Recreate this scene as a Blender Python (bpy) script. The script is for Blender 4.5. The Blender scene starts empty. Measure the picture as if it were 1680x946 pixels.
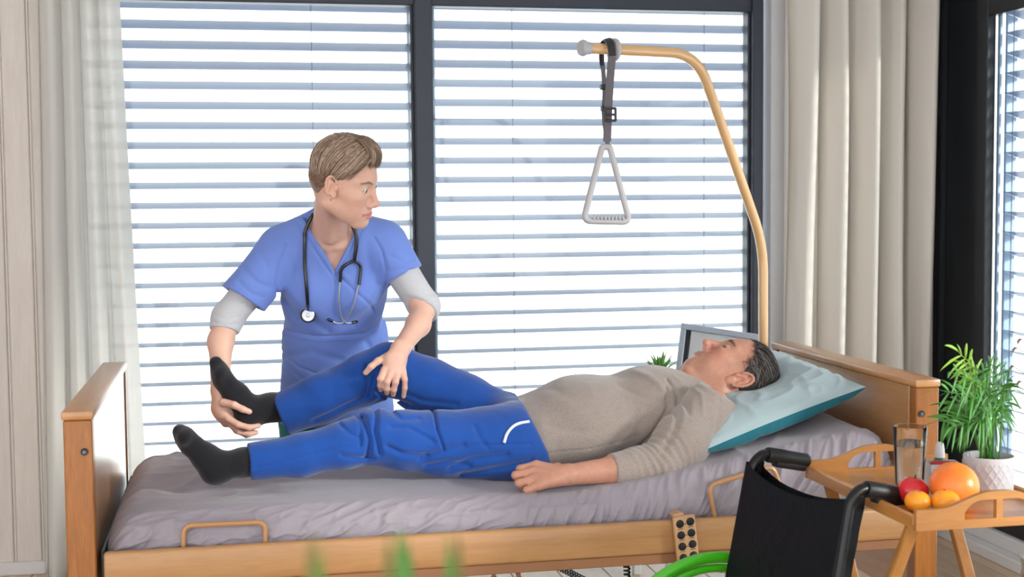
import bpy, bmesh, math, random
import numpy as np
from mathutils import Vector, Matrix, noise as mnoise
random.seed(7); np.random.seed(7)
S = bpy.context.scene
COL = S.collection
PI = math.pi
# ------------------------------------------------------------------ camera
F_PX, YAW, PITCH, ROLL, CAM_H = 2224.0, 0.1983, 0.0656, -0.0085, 1.45
_f = np.array([math.sin(YAW)*math.cos(PITCH), math.cos(YAW)*math.cos(PITCH), -math.sin(PITCH)])
_r = np.array([math.cos(YAW), -math.sin(YAW), 0.0]); _u = np.cross(_r, _f)
_r, _u = math.cos(ROLL)*_r+math.sin(ROLL)*_u, -math.sin(ROLL)*_r+math.cos(ROLL)*_u
cam = bpy.data.objects.new('camera', bpy.data.cameras.new('camera')); COL.objects.link(cam)
cam.matrix_world = Matrix(((_r[0], _u[0], -_f[0], 0), (_r[1], _u[1], -_f[1], 0), (_r[2], _u[2], -_f[2], CAM_H), (0, 0, 0, 1)))
cam.data.sensor_width = 36; cam.data.sensor_fit = 'HORIZONTAL'; cam.data.lens = F_PX/1680*36
cam.data.clip_start = 0.05; cam.data.clip_end = 200
cam.data.dof.use_dof = True; cam.data.dof.focus_distance = 3.8; cam.data.dof.aperture_fstop = 4.5
S.camera = cam
# ------------------------------------------------------------------ sky, light, exposure
W = bpy.data.worlds.new('daylight'); S.world = W; W.use_nodes = True
bg = W.node_tree.nodes['Background']; bg.inputs[0].default_value = (0.94, 0.985, 1.0, 1); bg.inputs[1].default_value = 1.3
sun = bpy.data.objects.new('hazy_sun', bpy.data.lights.new('hazy_sun', 'SUN')); COL.objects.link(sun)
sun.data.energy = 3.2; sun.data.angle = math.radians(9); sun.data.color = (1.0, 0.97, 0.92)
sun.rotation_euler = Vector((-0.78, 0.58, -0.26)).to_track_quat('-Z', 'Y').to_euler()
S.view_settings.view_transform = 'Standard'; S.view_settings.look = 'None'
S.view_settings.exposure = 1.2; S.view_settings.gamma = 1.0; S.view_settings.use_curve_mapping = False

def at(x, y, Y):
    "world point on the plane at depth Y seen at photo position x, y"
    d = _r*(x-840)/F_PX-_u*(y-473)/F_PX+_f
    return Vector((d[0]*Y/d[1], Y, CAM_H+d[2]*Y/d[1]))
def lin(c):
    c = c/255.0
    return c/12.92 if c <= 0.04045 else ((c+0.055)/1.055)**2.4
def rgb(r, g, b): return (lin(r), lin(g), lin(b), 1.0)

# ------------------------------------------------------------------ object helpers
def tag(o, label=None, cat=None, group=None, kind=None):
    if label: o['label'] = label
    if cat: o['category'] = cat
    if group: o['group'] = group
    if kind: o['kind'] = kind
    return o
def empty(name, loc=(0, 0, 0), rz=0.0, parent=None):
    o = bpy.data.objects.new(name, None); COL.objects.link(o)
    o.location = loc; o.rotation_euler = (0, 0, rz); o.empty_display_size = 0.05
    if parent: o.parent = parent
    return o
def place(o, parent):
    "parent while keeping the coordinates given in world space"
    if parent is not None:
        o.parent = parent; o.matrix_parent_inverse = mat_world(parent).inverted()
    return o
def mat_world(o):
    m = o.matrix_basis.copy()
    if o.parent: m = mat_world(o.parent) @ o.matrix_parent_inverse @ m
    return m
def link_mesh(name, me, mat, parent=None, smooth=True, auto=None):
    o = bpy.data.objects.new(name, me); COL.objects.link(o)
    if mat is not None:
        for m in (mat if isinstance(mat, (list, tuple)) else [mat]): me.materials.append(m)
    if smooth:
        me.polygons.foreach_set('use_smooth', [True]*len(me.polygons))
        if auto is not None:
            me.set_sharp_from_angle(angle=math.radians(auto))
    return place(o, parent)
def arr_mesh(name, V, Fq):
    "mesh from numpy vertices and an (n,4) or (n,3) index array"
    V = np.asarray(V, np.float32); Fq = np.asarray(Fq, np.int32); k = Fq.shape[1]
    me = bpy.data.meshes.new(name); me.vertices.add(len(V)); me.vertices.foreach_set('co', V.ravel())
    me.loops.add(Fq.size); me.loops.foreach_set('vertex_index', Fq.ravel())
    me.polygons.add(len(Fq)); me.polygons.foreach_set('loop_start', np.arange(0, Fq.size, k, dtype=np.int32))
    me.polygons.foreach_set('loop_total', np.full(len(Fq), k, np.int32))
    me.update(calc_edges=True); me.validate(); return me
def paint(me, colors, name='tint'):
    a = me.color_attributes.new(name, 'FLOAT_COLOR', 'POINT')
    c = np.ones((len(me.vertices), 4), np.float32); c[:, :3] = colors; a.data.foreach_set('color', c.ravel())

class MB:
    "collects shapes into one mesh"
    def __init__(s): s.bm = bmesh.new()
    def box(s, lo, hi, bev=0.0, seg=2, M=None, taper=None):
        r = bmesh.ops.create_cube(s.bm, size=1.0); vs = r['verts']
        lo, hi = Vector(lo), Vector(hi); c = (lo+hi)/2; d = hi-lo
        for v in vs: v.co = Vector((v.co.x*d.x, v.co.y*d.y, v.co.z*d.z))
        if bev > 0:
            es = list({e for v in vs for e in v.link_edges})
            rr = bmesh.ops.bevel(s.bm, geom=es, offset=bev, segments=seg, affect='EDGES', profile=0.5)
            vs = list({v for f in rr['faces'] for v in f.verts} | {v for v in vs if v.is_valid})
        for v in vs:
            v.co = v.co+c
            if M is not None: v.co = M @ v.co
        return s
    def tube(s, pts, rad, n=10, cap=True, flat=None, close=False):
        "round tube along points; rad is one number or one per point; flat = (normal, ratio) makes a ribbon"
        pts = [Vector(p) for p in pts]; N = len(pts); rad = rad if isinstance(rad, (list, tuple, np.ndarray)) else [rad]*N
        t0 = (pts[1]-pts[0]).normalized(); a = t0.orthogonal().normalized()
        if flat is not None:
            a = (Vector(flat[0])-t0*Vector(flat[0]).dot(t0)).normalized()
        rings = []
        for i, p in enumerate(pts):
            if close: t = (pts[(i+1) % N]-pts[i-1]).normalized()
            elif i == 0: t = t0
            elif i == N-1: t = (pts[-1]-pts[-2]).normalized()
            else: t = ((pts[i+1]-p).normalized()+(p-pts[i-1]).normalized()).normalized()
            a = (a-t*a.dot(t))
            a = a.normalized() if a.length > 1e-6 else t.orthogonal().normalized()
            b = t.cross(a); k = flat[1] if flat is not None else 1.0
            rings.append([s.bm.verts.new(p+(a*math.cos(q)*k+b*math.sin(q))*rad[i]) for q in [2*PI*j/n for j in range(n)]])
        for i in range(N if close else N-1):
            A, B = rings[i], rings[(i+1) % N]
            for j in range(n): s.bm.faces.new((A[j], A[(j+1) % n], B[(j+1) % n], B[j]))
        if cap and not close:
            s.bm.faces.new(rings[0][::-1]); s.bm.faces.new(rings[-1])
        return s
    def lathe(s, prof, c=(0, 0, 0), n=32, M=None, wob=None):
        "profile of (radius, height) turned about the vertical through c"
        c = Vector(c); rings = []
        for (r, z) in prof:
            if r < 1e-6:
                p = Vector((0, 0, z)); p = (M @ p if M is not None else p)+c; rings.append([s.bm.verts.new(p)]); continue
            ring = []
            for j in range(n):
                q = 2*PI*j/n; k = wob(q, z) if wob else 1.0
                p = Vector((r*k*math.cos(q), r*k*math.sin(q), z)); p = (M @ p if M is not None else p)+c
                ring.append(s.bm.verts.new(p))
            rings.append(ring)
        for A, B in zip(rings, rings[1:]):
            if len(A) == 1 and len(B) == 1: continue
            for j in range(n):
                if len(A) == 1: s.bm.faces.new((A[0], B[(j+1) % n], B[j]))
                elif len(B) == 1: s.bm.faces.new((A[j], A[(j+1) % n], B[0]))
                else: s.bm.faces.new((A[j], A[(j+1) % n], B[(j+1) % n], B[j]))
        return s
    def prism(s, outline, ext, holes=()):
        "outline points (3D, planar) pushed along ext; a hole is a list of points"
        ext = Vector(ext); loops = [outline]+list(holes); alledges = []; ringv = []
        for L in loops:
            vs = [s.bm.verts.new(Vector(p)) for p in L]; ringv.append(vs)
            for i in range(len(vs)): alledges.append(s.bm.edges.new((vs[i], vs[(i+1) % len(vs)])))
        r = bmesh.ops.triangle_fill(s.bm, use_beauty=True, use_dissolve=False, edges=alledges)
        fs = [g for g in r['geom'] if isinstance(g, bmesh.types.BMFace)]
        e = bmesh.ops.extrude_face_region(s.bm, geom=fs)
        bmesh.ops.translate(s.bm, vec=ext, verts=[g for g in e['geom'] if isinstance(g, bmesh.types.BMVert)])
        return s
    def build(s, name, mat, parent=None, smooth=True, auto=35):
        bmesh.ops.recalc_face_normals(s.bm, faces=s.bm.faces)
        me = bpy.data.meshes.new(name); s.bm.to_mesh(me); s.bm.free()
        return link_mesh(name, me, mat, parent, smooth, auto)
def arc_pts(c, r, a0, a1, n, ax=(1, 0, 0), ay=(0, 0, 1)):
    c, ax, ay = Vector(c), Vector(ax), Vector(ay)
    return [c+ax*(r*math.cos(a0+(a1-a0)*i/n))+ay*(r*math.sin(a0+(a1-a0)*i/n)) for i in range(n+1)]
def rounded(pts, r, n=6):
    "polyline with its corners rounded by arcs of about radius r"
    pts = [Vector(p) for p in pts]; out = [pts[0]]
    for a, b, c in zip(pts, pts[1:], pts[2:]):
        d1, d2 = (a-b), (c-b); k = min(r, d1.length*0.49, d2.length*0.49)
        p, q = b+d1.normalized()*k, b+d2.normalized()*k
        out += [(p*(1-t)+b*t)*(1-t)+(b*(1-t)+q*t)*t for t in [i/n for i in range(n+1)]]
    return out+[pts[-1]]
def spline(pts, n=8):
    "Catmull-Rom through points"
    P = [Vector(p) for p in pts]; P = [P[0]*2-P[1]]+P+[P[-1]*2-P[-2]]; out = []
    for i in range(1, len(P)-2):
        for k in range(n):
            t = k/n; a, b, c, d = P[i-1], P[i], P[i+1], P[i+2]
            out.append(0.5*((2*b)+(c-a)*t+(2*a-5*b+4*c-d)*t*t+(3*b-a-3*c+d)*t**3))
    return out+[P[-2]]
def grid_mesh(name, P, closed_u=False, closed_v=False):
    "mesh from an (nu, nv, 3) array of points"
    nu, nv = P.shape[:2]; idx = np.arange(nu*nv).reshape(nu, nv)
    iu = np.arange(nu if closed_u else nu-1); iv = np.arange(nv if closed_v else nv-1)
    A = idx[np.ix_(iu, iv)]; B = idx[np.ix_((iu+1) % nu, iv)]; Cc = idx[np.ix_((iu+1) % nu, (iv+1) % nv)]; D = idx[np.ix_(iu, (iv+1) % nv)]
    return arr_mesh(name, P.reshape(-1, 3), np.stack([A, B, Cc, D], -1).reshape(-1, 4))

# ------------------------------------------------------------------ materials
def mat_new(name):
    m = bpy.data.materials.new(name); m.use_nodes = True; nt = m.node_tree
    return m, nt, nt.nodes['Principled BSDF']
def N(nt, t, **kw):
    n = nt.nodes.new(t)
    for k, v in kw.items():
        if k.startswith('i_'): n.inputs[k[2:].replace('_', ' ')].default_value = v
        else: setattr(n, k, v)
    return n
def ramp(nt, stops):
    r = nt.nodes.new('ShaderNodeValToRGB'); el = r.color_ramp.elements
    while len(el) < len(stops): el.new(0.5)
    for e, (p, c) in zip(el, stops): e.position = p; e.color = c
    return r
def coords(nt, scale=(1, 1, 1), rot=(0, 0, 0), kind='Object'):
    tc = N(nt, 'ShaderNodeTexCoord'); mp = N(nt, 'ShaderNodeMapping'); mp.inputs['Scale'].default_value = scale; mp.inputs['Rotation'].default_value = rot
    nt.links.new(tc.outputs[kind], mp.inputs['Vector']); return mp.outputs['Vector']
def add_bump(nt, b, height, strength=0.2, dist=0.01):
    bp = N(nt, 'ShaderNodeBump'); bp.inputs['Strength'].default_value = strength; bp.inputs['Distance'].default_value = dist
    nt.links.new(height, bp.inputs['Height']); nt.links.new(bp.outputs['Normal'], b.inputs['Normal'])
def plain(name, col, rough=0.5, metal=0.0, vary=0.0, scale=8.0, bump=0.0, bscale=60.0, coat=0.0, spec=0.5, sheen=0.0, subs=0.0):
    m, nt, b = mat_new(name)
    b.inputs['Base Color'].default_value = col; b.inputs['Roughness'].default_value = rough; b.inputs['Metallic'].default_value = metal
    b.inputs['Coat Weight'].default_value = coat; b.inputs['Specular IOR Level'].default_value = spec; b.inputs['Sheen Weight'].default_value = sheen
    v = coords(nt)
    n = N(nt, 'ShaderNodeTexNoise'); n.inputs['Scale'].default_value = scale; n.inputs['Detail'].default_value = 5; nt.links.new(v, n.inputs['Vector'])
    k = max(vary, 0.02)
    r = ramp(nt, [(0.3, tuple(c*(1-k) for c in col[:3])+(1,)), (0.7, tuple(min(1, c*(1+k)) for c in col[:3])+(1,))])
    nt.links.new(n.outputs['Fac'], r.inputs[0]); nt.links.new(r.outputs[0], b.inputs['Base Color'])
    if bump > 0:
        n2 = N(nt, 'ShaderNodeTexNoise'); n2.inputs['Scale'].default_value = bscale; n2.inputs['Detail'].default_value = 4; nt.links.new(v, n2.inputs['Vector'])
        add_bump(nt, b, n2.outputs['Fac'], bump, 0.004)
    if subs > 0:
        b.inputs['Subsurface Weight'].default_value = subs; b.inputs['Subsurface Radius'].default_value = (1.0, 0.35, 0.2); b.inputs['Subsurface Scale'].default_value = 0.006
    return m
def wood(name, c1, c2, axis='X', rough=0.35, fig=3.0, grain=1.0, coat=0.25, crough=0.25):
    "long-grained timber, the fibre running along axis"
    m, nt, b = mat_new(name)
    sc = {'X': (0.9, 9, 9), 'Y': (9, 0.9, 9), 'Z': (9, 9, 0.9)}[axis]
    v = coords(nt, sc)
    n1 = N(nt, 'ShaderNodeTexNoise'); n1.inputs['Scale'].default_value = fig; n1.inputs['Detail'].default_value = 6; n1.inputs['Distortion'].default_value = 0.9
    n2 = N(nt, 'ShaderNodeTexNoise'); n2.inputs['Scale'].default_value = fig*9; n2.inputs['Detail'].default_value = 4
    nt.links.new(v, n1.inputs['Vector']); nt.links.new(v, n2.inputs['Vector'])
    mx = N(nt, 'ShaderNodeMix', data_type='FLOAT'); mx.inputs[0].default_value = 0.35*grain
    nt.links.new(n1.outputs['Fac'], mx.inputs[2]); nt.links.new(n2.outputs['Fac'], mx.inputs[3])
    r = ramp(nt, [(0.32, c1), (0.5, tuple((a+b_)/2 for a, b_ in zip(c1, c2))), (0.68, c2)])
    nt.links.new(mx.outputs[0], r.inputs[0]); nt.links.new(r.outputs[0], b.inputs['Base Color'])
    b.inputs['Roughness'].default_value = rough; b.inputs['Coat Weight'].default_value = coat; b.inputs['Coat Roughness'].default_value = crough
    add_bump(nt, b, n2.outputs['Fac'], 0.08, 0.002)
    return m
def fabric(name, col, rough=0.85, weave=900.0, vary=0.06, bump=0.25, wr=0.35, wscale=9.0, sheen=0.3, wdist=0.02, mottle=None):
    "woven or knitted cloth with fine weave and soft wrinkles"
    m, nt, b = mat_new(name); v = coords(nt)
    b.inputs['Roughness'].default_value = rough; b.inputs['Sheen Weight'].default_value = sheen; b.inputs['Specular IOR Level'].default_value = 0.2
    n = N(nt, 'ShaderNodeTexNoise'); n.inputs['Scale'].default_value = weave*0.35; n.inputs['Detail'].default_value = 3; nt.links.new(v, n.inputs['Vector'])
    c2 = mottle or tuple(min(1, c*(1+vary)) for c in col[:3])+(1,)
    r = ramp(nt, [(0.35, tuple(c*(1-vary) for c in col[:3])+(1,)), (0.65, c2)])
    nt.links.new(n.outputs['Fac'], r.inputs[0]); nt.links.new(r.outputs[0], b.inputs['Base Color'])
    w = N(nt, 'ShaderNodeTexNoise'); w.inputs['Scale'].default_value = wscale; w.inputs['Detail'].default_value = 5; w.inputs['Distortion'].default_value = 1.2; nt.links.new(v, w.inputs['Vector'])
    b1 = N(nt, 'ShaderNodeBump'); b1.inputs['Strength'].default_value = wr; b1.inputs['Distance'].default_value = wdist; nt.links.new(w.outputs['Fac'], b1.inputs['Height'])
    b2 = N(nt, 'ShaderNodeBump'); b2.inputs['Strength'].default_value = bump; b2.inputs['Distance'].default_value = 0.001
    nt.links.new(n.outputs['Fac'], b2.inputs['Height']); nt.links.new(b1.outputs['Normal'], b2.inputs['Normal']); nt.links.new(b2.outputs['Normal'], b.inputs['Normal'])
    return m
def tinted(name, rough=0.5, subs=0.0, spec=0.4, bump=0.0, bscale=400.0, sheen=0.0, vary=0.06, vscale=40.0):
    "takes its pigment from the mesh's tint attribute"
    m, nt, b = mat_new(name); a = N(nt, 'ShaderNodeVertexColor', layer_name='tint'); v = coords(nt)
    n = N(nt, 'ShaderNodeTexNoise'); n.inputs['Scale'].default_value = vscale; n.inputs['Detail'].default_value = 5; nt.links.new(v, n.inputs['Vector'])
    r = ramp(nt, [(0.3, (1-vary, 1-vary*1.4, 1-vary*1.4, 1)), (0.7, (1, 1, 1, 1))]); nt.links.new(n.outputs['Fac'], r.inputs[0])
    mx = N(nt, 'ShaderNodeMix', data_type='RGBA', blend_type='MULTIPLY'); mx.inputs[0].default_value = 1.0
    nt.links.new(a.outputs['Color'], mx.inputs[6]); nt.links.new(r.outputs[0], mx.inputs[7]); nt.links.new(mx.outputs[2], b.inputs['Base Color'])
    b.inputs['Roughness'].default_value = rough; b.inputs['Specular IOR Level'].default_value = spec; b.inputs['Sheen Weight'].default_value = sheen
    if subs > 0:
        b.inputs['Subsurface Weight'].default_value = subs; b.inputs['Subsurface Radius'].default_value = (1.0, 0.36, 0.2); b.inputs['Subsurface Scale'].default_value = 0.004
    if bump > 0:
        n2 = N(nt, 'ShaderNodeTexNoise'); n2.inputs['Scale'].default_value = bscale; n2.inputs['Detail'].default_value = 3; nt.links.new(v, n2.inputs['Vector'])
        add_bump(nt, b, n2.outputs['Fac'], bump, 0.0015)
    return m
def pane_glass(name, tint=(0.96, 0.985, 0.98, 1), refl=0.12):
    m = bpy.data.materials.new(name); m.use_nodes = True; nt = m.node_tree; nt.nodes.clear()
    o = N(nt, 'ShaderNodeOutputMaterial'); t = N(nt, 'ShaderNodeBsdfTransparent'); g = N(nt, 'ShaderNodeBsdfGlossy'); g.inputs['Roughness'].default_value = 0.01
    t.inputs[0].default_value = tint; lw = N(nt, 'ShaderNodeLayerWeight'); pw = N(nt, 'ShaderNodeMath', operation='POWER'); pw.inputs[1].default_value = 5.0; ma = N(nt, 'ShaderNodeMath', operation='MULTIPLY_ADD'); ma.inputs[1].default_value = 0.9; ma.inputs[2].default_value = 0.03; mx = N(nt, 'ShaderNodeMixShader')
    nt.links.new(lw.outputs['Facing'], pw.inputs[0]); nt.links.new(pw.outputs[0], ma.inputs[0]); nt.links.new(ma.outputs[0], mx.inputs[0]); nt.links.new(t.outputs[0], mx.inputs[1]); nt.links.new(g.outputs[0], mx.inputs[2]); nt.links.new(mx.outputs[0], o.inputs[0])
    return m
def sheer(name, col, through=0.25, trans=0.45, weave=700.0):
    m = bpy.data.materials.new(name); m.use_nodes = True; nt = m.node_tree; nt.nodes.clear(); v = coords(nt)
    o = N(nt, 'ShaderNodeOutputMaterial'); d = N(nt, 'ShaderNodeBsdfDiffuse'); l = N(nt, 'ShaderNodeBsdfTranslucent'); t = N(nt, 'ShaderNodeBsdfTransparent')
    n = N(nt, 'ShaderNodeTexNoise'); n.inputs['Scale'].default_value = weave; n.inputs['Detail'].default_value = 2; nt.links.new(v, n.inputs['Vector'])
    r = ramp(nt, [(0.3, tuple(c*0.93 for c in col[:3])+(1,)), (0.7, col)]); nt.links.new(n.outputs['Fac'], r.inputs[0])
    for x in (d, l): nt.links.new(r.outputs[0], x.inputs[0])
    m1 = N(nt, 'ShaderNodeMixShader'); m1.inputs[0].default_value = trans; nt.links.new(d.outputs[0], m1.inputs[1]); nt.links.new(l.outputs[0], m1.inputs[2])
    m2 = N(nt, 'ShaderNodeMixShader'); m2.inputs[0].default_value = through; nt.links.new(m1.outputs[0], m2.inputs[1]); nt.links.new(t.outputs[0], m2.inputs[2])
    nt.links.new(m2.outputs[0], o.inputs[0]); return m

M = {}
M['beech'] = wood('beech_rail', rgb(168, 120, 74), rgb(188, 142, 94), 'X', 0.38, 2.2)
M['beech_y'] = wood('beech_headboard', rgb(172, 118, 70), rgb(196, 144, 92), 'Y', 0.3, 2.2, coat=1.0, crough=0.28)
M['beech_cap'] = wood('beech_cap', rgb(178, 124, 78), rgb(196, 144, 96), 'Y', 0.28, 2.2, coat=0.5)
M['post'] = wood('orange_beech_post', rgb(136, 76, 20), rgb(178, 112, 42), 'Z', 0.35, 3.2)
M['brown_rail'] = plain('brown_steel', rgb(150, 104, 70), 0.45, 0.0, 0.05)
M['bronze'] = plain('bronze_enamel', rgb(182, 136, 94), 0.35, 0.1, 0.04)
M['pole'] = plain('beige_enamel_tube', rgb(206, 164, 116), 0.25, 0.0, 0.03, coat=0.4)
M['grey_plastic'] = plain('light_grey_plastic', rgb(172, 170, 174), 0.4, 0, 0.03)
M['dark_plastic'] = plain('dark_plastic', rgb(38, 38, 42), 0.45, 0, 0.05)
M['black_rubber'] = plain('black_rubber', rgb(16, 16, 19), 0.5, 0, 0.08, bump=0.15, bscale=120)
M['strap'] = fabric('grey_webbing', rgb(104, 100, 106), 0.8, 1500, 0.15, 0.5, 0.0)
M['bolt'] = plain('steel_bolt', rgb(105, 105, 108), 0.4, 0.8, 0.05)
M['chrome'] = plain('chrome', rgb(205, 208, 212), 0.12, 1.0, 0.02)
M['frame_dark'] = plain('anthracite_aluminium', rgb(50, 54, 66), 0.38, 0.1, 0.04)
M['frame_black'] = plain('black_aluminium', rgb(30, 33, 40), 0.3, 0.1, 0.05)
M['slat'] = plain('blue_grey_slat', rgb(108, 124, 154), 0.4, 0.15, 0.05)
M['cord'] = plain('ladder_cord', rgb(120, 126, 140), 0.8)
M['guide'] = plain('pale_guide_rail', rgb(140, 160, 185), 0.4, 0.3)
M['wall'] = plain('white_plaster', rgb(226, 226, 228), 0.9, 0, 0.015, bump=0.1, bscale=90)
M['ceil'] = plain('ceiling_paint', rgb(235, 235, 235), 0.9)
M['plank_wall'] = wood('whitewashed_pine', rgb(222, 212, 206), rgb(236, 228, 222), 'Z', 0.7, 2.0, coat=0.0)
M['baseboard'] = plain('white_baseboard', rgb(225, 222, 222), 0.5, 0, 0.02)
M['floor'] = wood('pale_oak_floor', rgb(196, 166, 134), rgb(216, 188, 156), 'Y', 0.32, 1.5, coat=0.3)
M['gap'] = plain('floor_joint', rgb(90, 72, 56), 0.8)
M['terrace'] = plain('pale_terrace', rgb(235, 235, 235), 0.9, 0, 0.03)
M['glass'] = pane_glass('window_glass')
M['curtain_sheer'] = sheer('sheer_linen', rgb(246, 244, 241), 0.16, 0.50)
M['curtain_beige'] = sheer('cream_curtain', rgb(248, 242, 234), 0.0, 0.35)
M['sheet'] = fabric('mauve_grey_sheet', rgb(154, 146, 156), 0.8, 1400, 0.03, 0.1, 0.22, 7.0, 0.2, 0.02)
M['pillow_top'] = fabric('pale_blue_cotton', rgb(164, 182, 188), 0.8, 1400, 0.02, 0.08, 0.2, 7.0, 0.15, 0.015)
M['pillow_under'] = fabric('teal_cotton', rgb(34, 112, 128), 0.8, 1400, 0.03, 0.08, 0.25, 9.0, 0.15, 0.015)
# ------------------------------------------------------------------ vectorised noise
_perm = np.random.RandomState(3).permutation(256); _perm = np.concatenate([_perm, _perm, _perm])
_grad = np.random.RandomState(4).normal(size=(256, 3)); _grad /= np.linalg.norm(_grad, axis=1)[:, None]
def pnoise(x, y, z=0.0):
    x, y, z = np.broadcast_arrays(np.asarray(x, float), np.asarray(y, float), np.asarray(z, float))
    xi, yi, zi = np.floor(x).astype(int), np.floor(y).astype(int), np.floor(z).astype(int); fx, fy, fz = x-xi, y-yi, z-zi
    fd = lambda t: t*t*t*(t*(t*6-15)+10)
    u, v, w = fd(fx), fd(fy), fd(fz); out = 0.0; px_ = [_perm[(xi+q) & 255] for q in (0, 1)]; PXY = [[_perm[px_[q]+((yi+t) & 255)] for t in (0, 1)] for q in (0, 1)]
    for dx in (0, 1):
        for dy in (0, 1):
            for dz in (0, 1):
                g = _grad[_perm[(PXY[dx][dy])+((zi+dz) & 255)] & 255]
                d = g[..., 0]*(fx-dx)+g[..., 1]*(fy-dy)+g[..., 2]*(fz-dz)
                out = out+d*(u if dx else 1-u)*(v if dy else 1-v)*(w if dz else 1-w)
    return out*1.5
def smooth01(x, a, b):
    t = np.clip((np.asarray(x, float)-a)/(b-a), 0, 1); return t*t*(3-2*t)

# ------------------------------------------------------------------ the room
YW = 5.52                                    # inner face of the window wall
XR = 3.0                                     # inner face of the right wall
fl = MB().box((-3.2, -2.0, -0.10), (3.2, 5.66, -0.012)).build('floor', M['gap'], auto=None, smooth=False); tag(fl, 'pale oak plank floor', None, kind='structure')
pl_me = None
for i in range(34):
    for j, (ya, yb) in enumerate(((-1.9, 0.9), (0.9, 3.3), (3.3, 5.52))):
        off = 0.35*((i*7) % 5)/5-0.15
        a = ya+(off if j else 0); b = yb+(off if j < 2 else 0)
        m = MB().box((-3.2+i*0.183+0.002, a+0.002, -0.014), (-3.2+(i+1)*0.183-0.002, b-0.002, 0.0), 0.0015, 1)
        o = m.build('floor_plank', M['floor'], fl, smooth=False)
w = MB().box((-3.2, YW, 0), (-0.68, YW+0.10, 2.62)).box((-0.68, YW, 2.33), (2.25, YW+0.10, 2.62)).box((2.25, YW, 0), (3.2, YW+0.10, 2.62)).build('wall_back', M['wall'], smooth=False)
tag(w, 'white window wall with pine planks at the left', None, kind='structure')
for i in range(13):
    x = -0.675-0.104*(i+1)
    MB().box((x+0.006, YW-0.016, 0.05), (x+0.098, YW-0.001, 2.6), 0.004, 1).build('wall_plank', M['plank_wall'], w)
    MB().box((x-0.0045, YW-0.010, 0.05), (x+0.0045, YW-0.001, 2.6), 0.002, 1).build('plank_bead', M['plank_wall'], w)
tag(MB().box((-3.0, YW-0.026, 0), (-0.66, YW-0.001, 0.052), 0.004, 1).build('baseboard_left', M['baseboard']), 'white baseboard below the pine plank wall', None, kind='structure')
tag(MB().box((-3.2, 1.7, 0), (-3.0, 5.62, 2.62)).box((-3.2, -2.0, 2.3), (-3.0, 1.7, 2.62)).box((-3.2, -2.0, 0), (-3.0, 1.7, 0.5)).build('wall_left', M['wall'], smooth=False), 'white left wall', None, kind='structure')
tag(MB().box((XR, 5.46, 0), (XR+0.2, 5.62, 2.62)).box((XR, 1.2, 2.30), (XR+0.2, 5.46, 2.62)).box((XR, -2.0, 0), (XR+0.2, 1.2, 2.62)).build('wall_right', M['wall'], smooth=False), 'white right wall around the glass door', None, kind='structure')
tag(MB().box((-3.2, -2.0, 2.62), (3.2, 5.66, 2.72)).build('ceiling', M['ceil'], smooth=False), 'white ceiling', None, kind='structure')
tg = MB().box((-14, 5.72, -0.35), (16, 22, -0.25)).box((3.3, -6, -0.35), (16, 5.72, -0.25)).build('terrace_ground', M['terrace'], smooth=False)
tag(tg, 'pale terrace outside the windows', None, kind='structure')

def frame_box(m, lo, hi): m.box(lo, hi, 0.004, 1)
WZ0, WZ1 = 0.07, 2.238
XM0, XM1 = at(681, 300, YW+0.02).x, at(711, 300, YW+0.02).x
XE = at(1233.5, 300, YW).x
for name, xa, xb in (('window_1', -0.61, XM0), ('window_2', XM1, XE)):
    m = MB(); y0, y1 = YW+0.01, YW+0.075
    frame_box(m, (xa-0.05, y0, WZ1), (xb+0.05, y1, WZ1+0.09)); frame_box(m, (xa-0.05, y0, 0.0), (xb+0.05, y1, WZ0))
    if name == 'window_1': frame_box(m, (xa-0.07, y0, WZ0), (xa, y1, WZ1))
    o = m.build(name, M['frame_dark']); tag(o, 'tall dark-framed window, '+('left' if name == 'window_1' else 'right')+' pane', None, kind='structure')
    MB().box((xa-0.004, YW+0.045, WZ0-0.01), (xb+0.004, YW+0.051, WZ1+0.01)).build('pane', M['glass'], o, smooth=False)
o = MB().box((XM0, YW-0.01, 0), (XM1, YW+0.085, 2.33), 0.005, 1).box((XM0-0.012, YW+0.02, 0), (XM0, YW+0.08, 2.33), 0.003, 1).build('trim_1', M['frame_dark']); tag(o, 'dark mullion between the two tall windows', None, kind='structure')
o = MB().box((XE, YW-0.012, 0), (at(1252.5, 300, YW-0.012).x, YW+0.085, 2.33), 0.005, 1).box((XE-0.012, YW+0.02, WZ0), (XE, YW+0.08, WZ1), 0.003, 1).build('trim_2', M['frame_dark']); tag(o, 'dark window jamb beside the white wall', None, kind='structure')

def slat_section(wd, tilt):
    pts = []
    for k in range(9):
        t = k/8-0.5; pts.append((t*wd, 0.010*(0.25-t*t)*1.6*wd/0.08))
    c, s = math.cos(tilt), math.sin(tilt)                     # inner edge (toward the room, -) is raised
    return [(a*c+b*s*0.0-b*s, -a*s+b*c) for a, b in pts]
def slat_mesh(length, wd, tilt, along):
    sec = slat_section(wd, tilt); th = 0.0022; V = []; Fs = []
    up = [(a, b+th/2) for a, b in sec]; dn = [(a, b-th/2) for a, b in sec][::-1]; ring = up+dn; n = len(ring)
    for e in (0, length):
        for a, b in ring: V.append((e, a, b) if along == 'X' else (a, e, b))
    for j in range(n): Fs.append((j, (j+1) % n, n+(j+1) % n, n+j))
    me = bpy.data.meshes.new('slat'); me.from_pydata(V, [], Fs+[tuple(range(n))[::-1], tuple(range(n, 2*n))]); me.update()
    return me
PITCH_Z = (at(800, 51, 5.70)-at(800, 83, 5.70)).z*0.993
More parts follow.
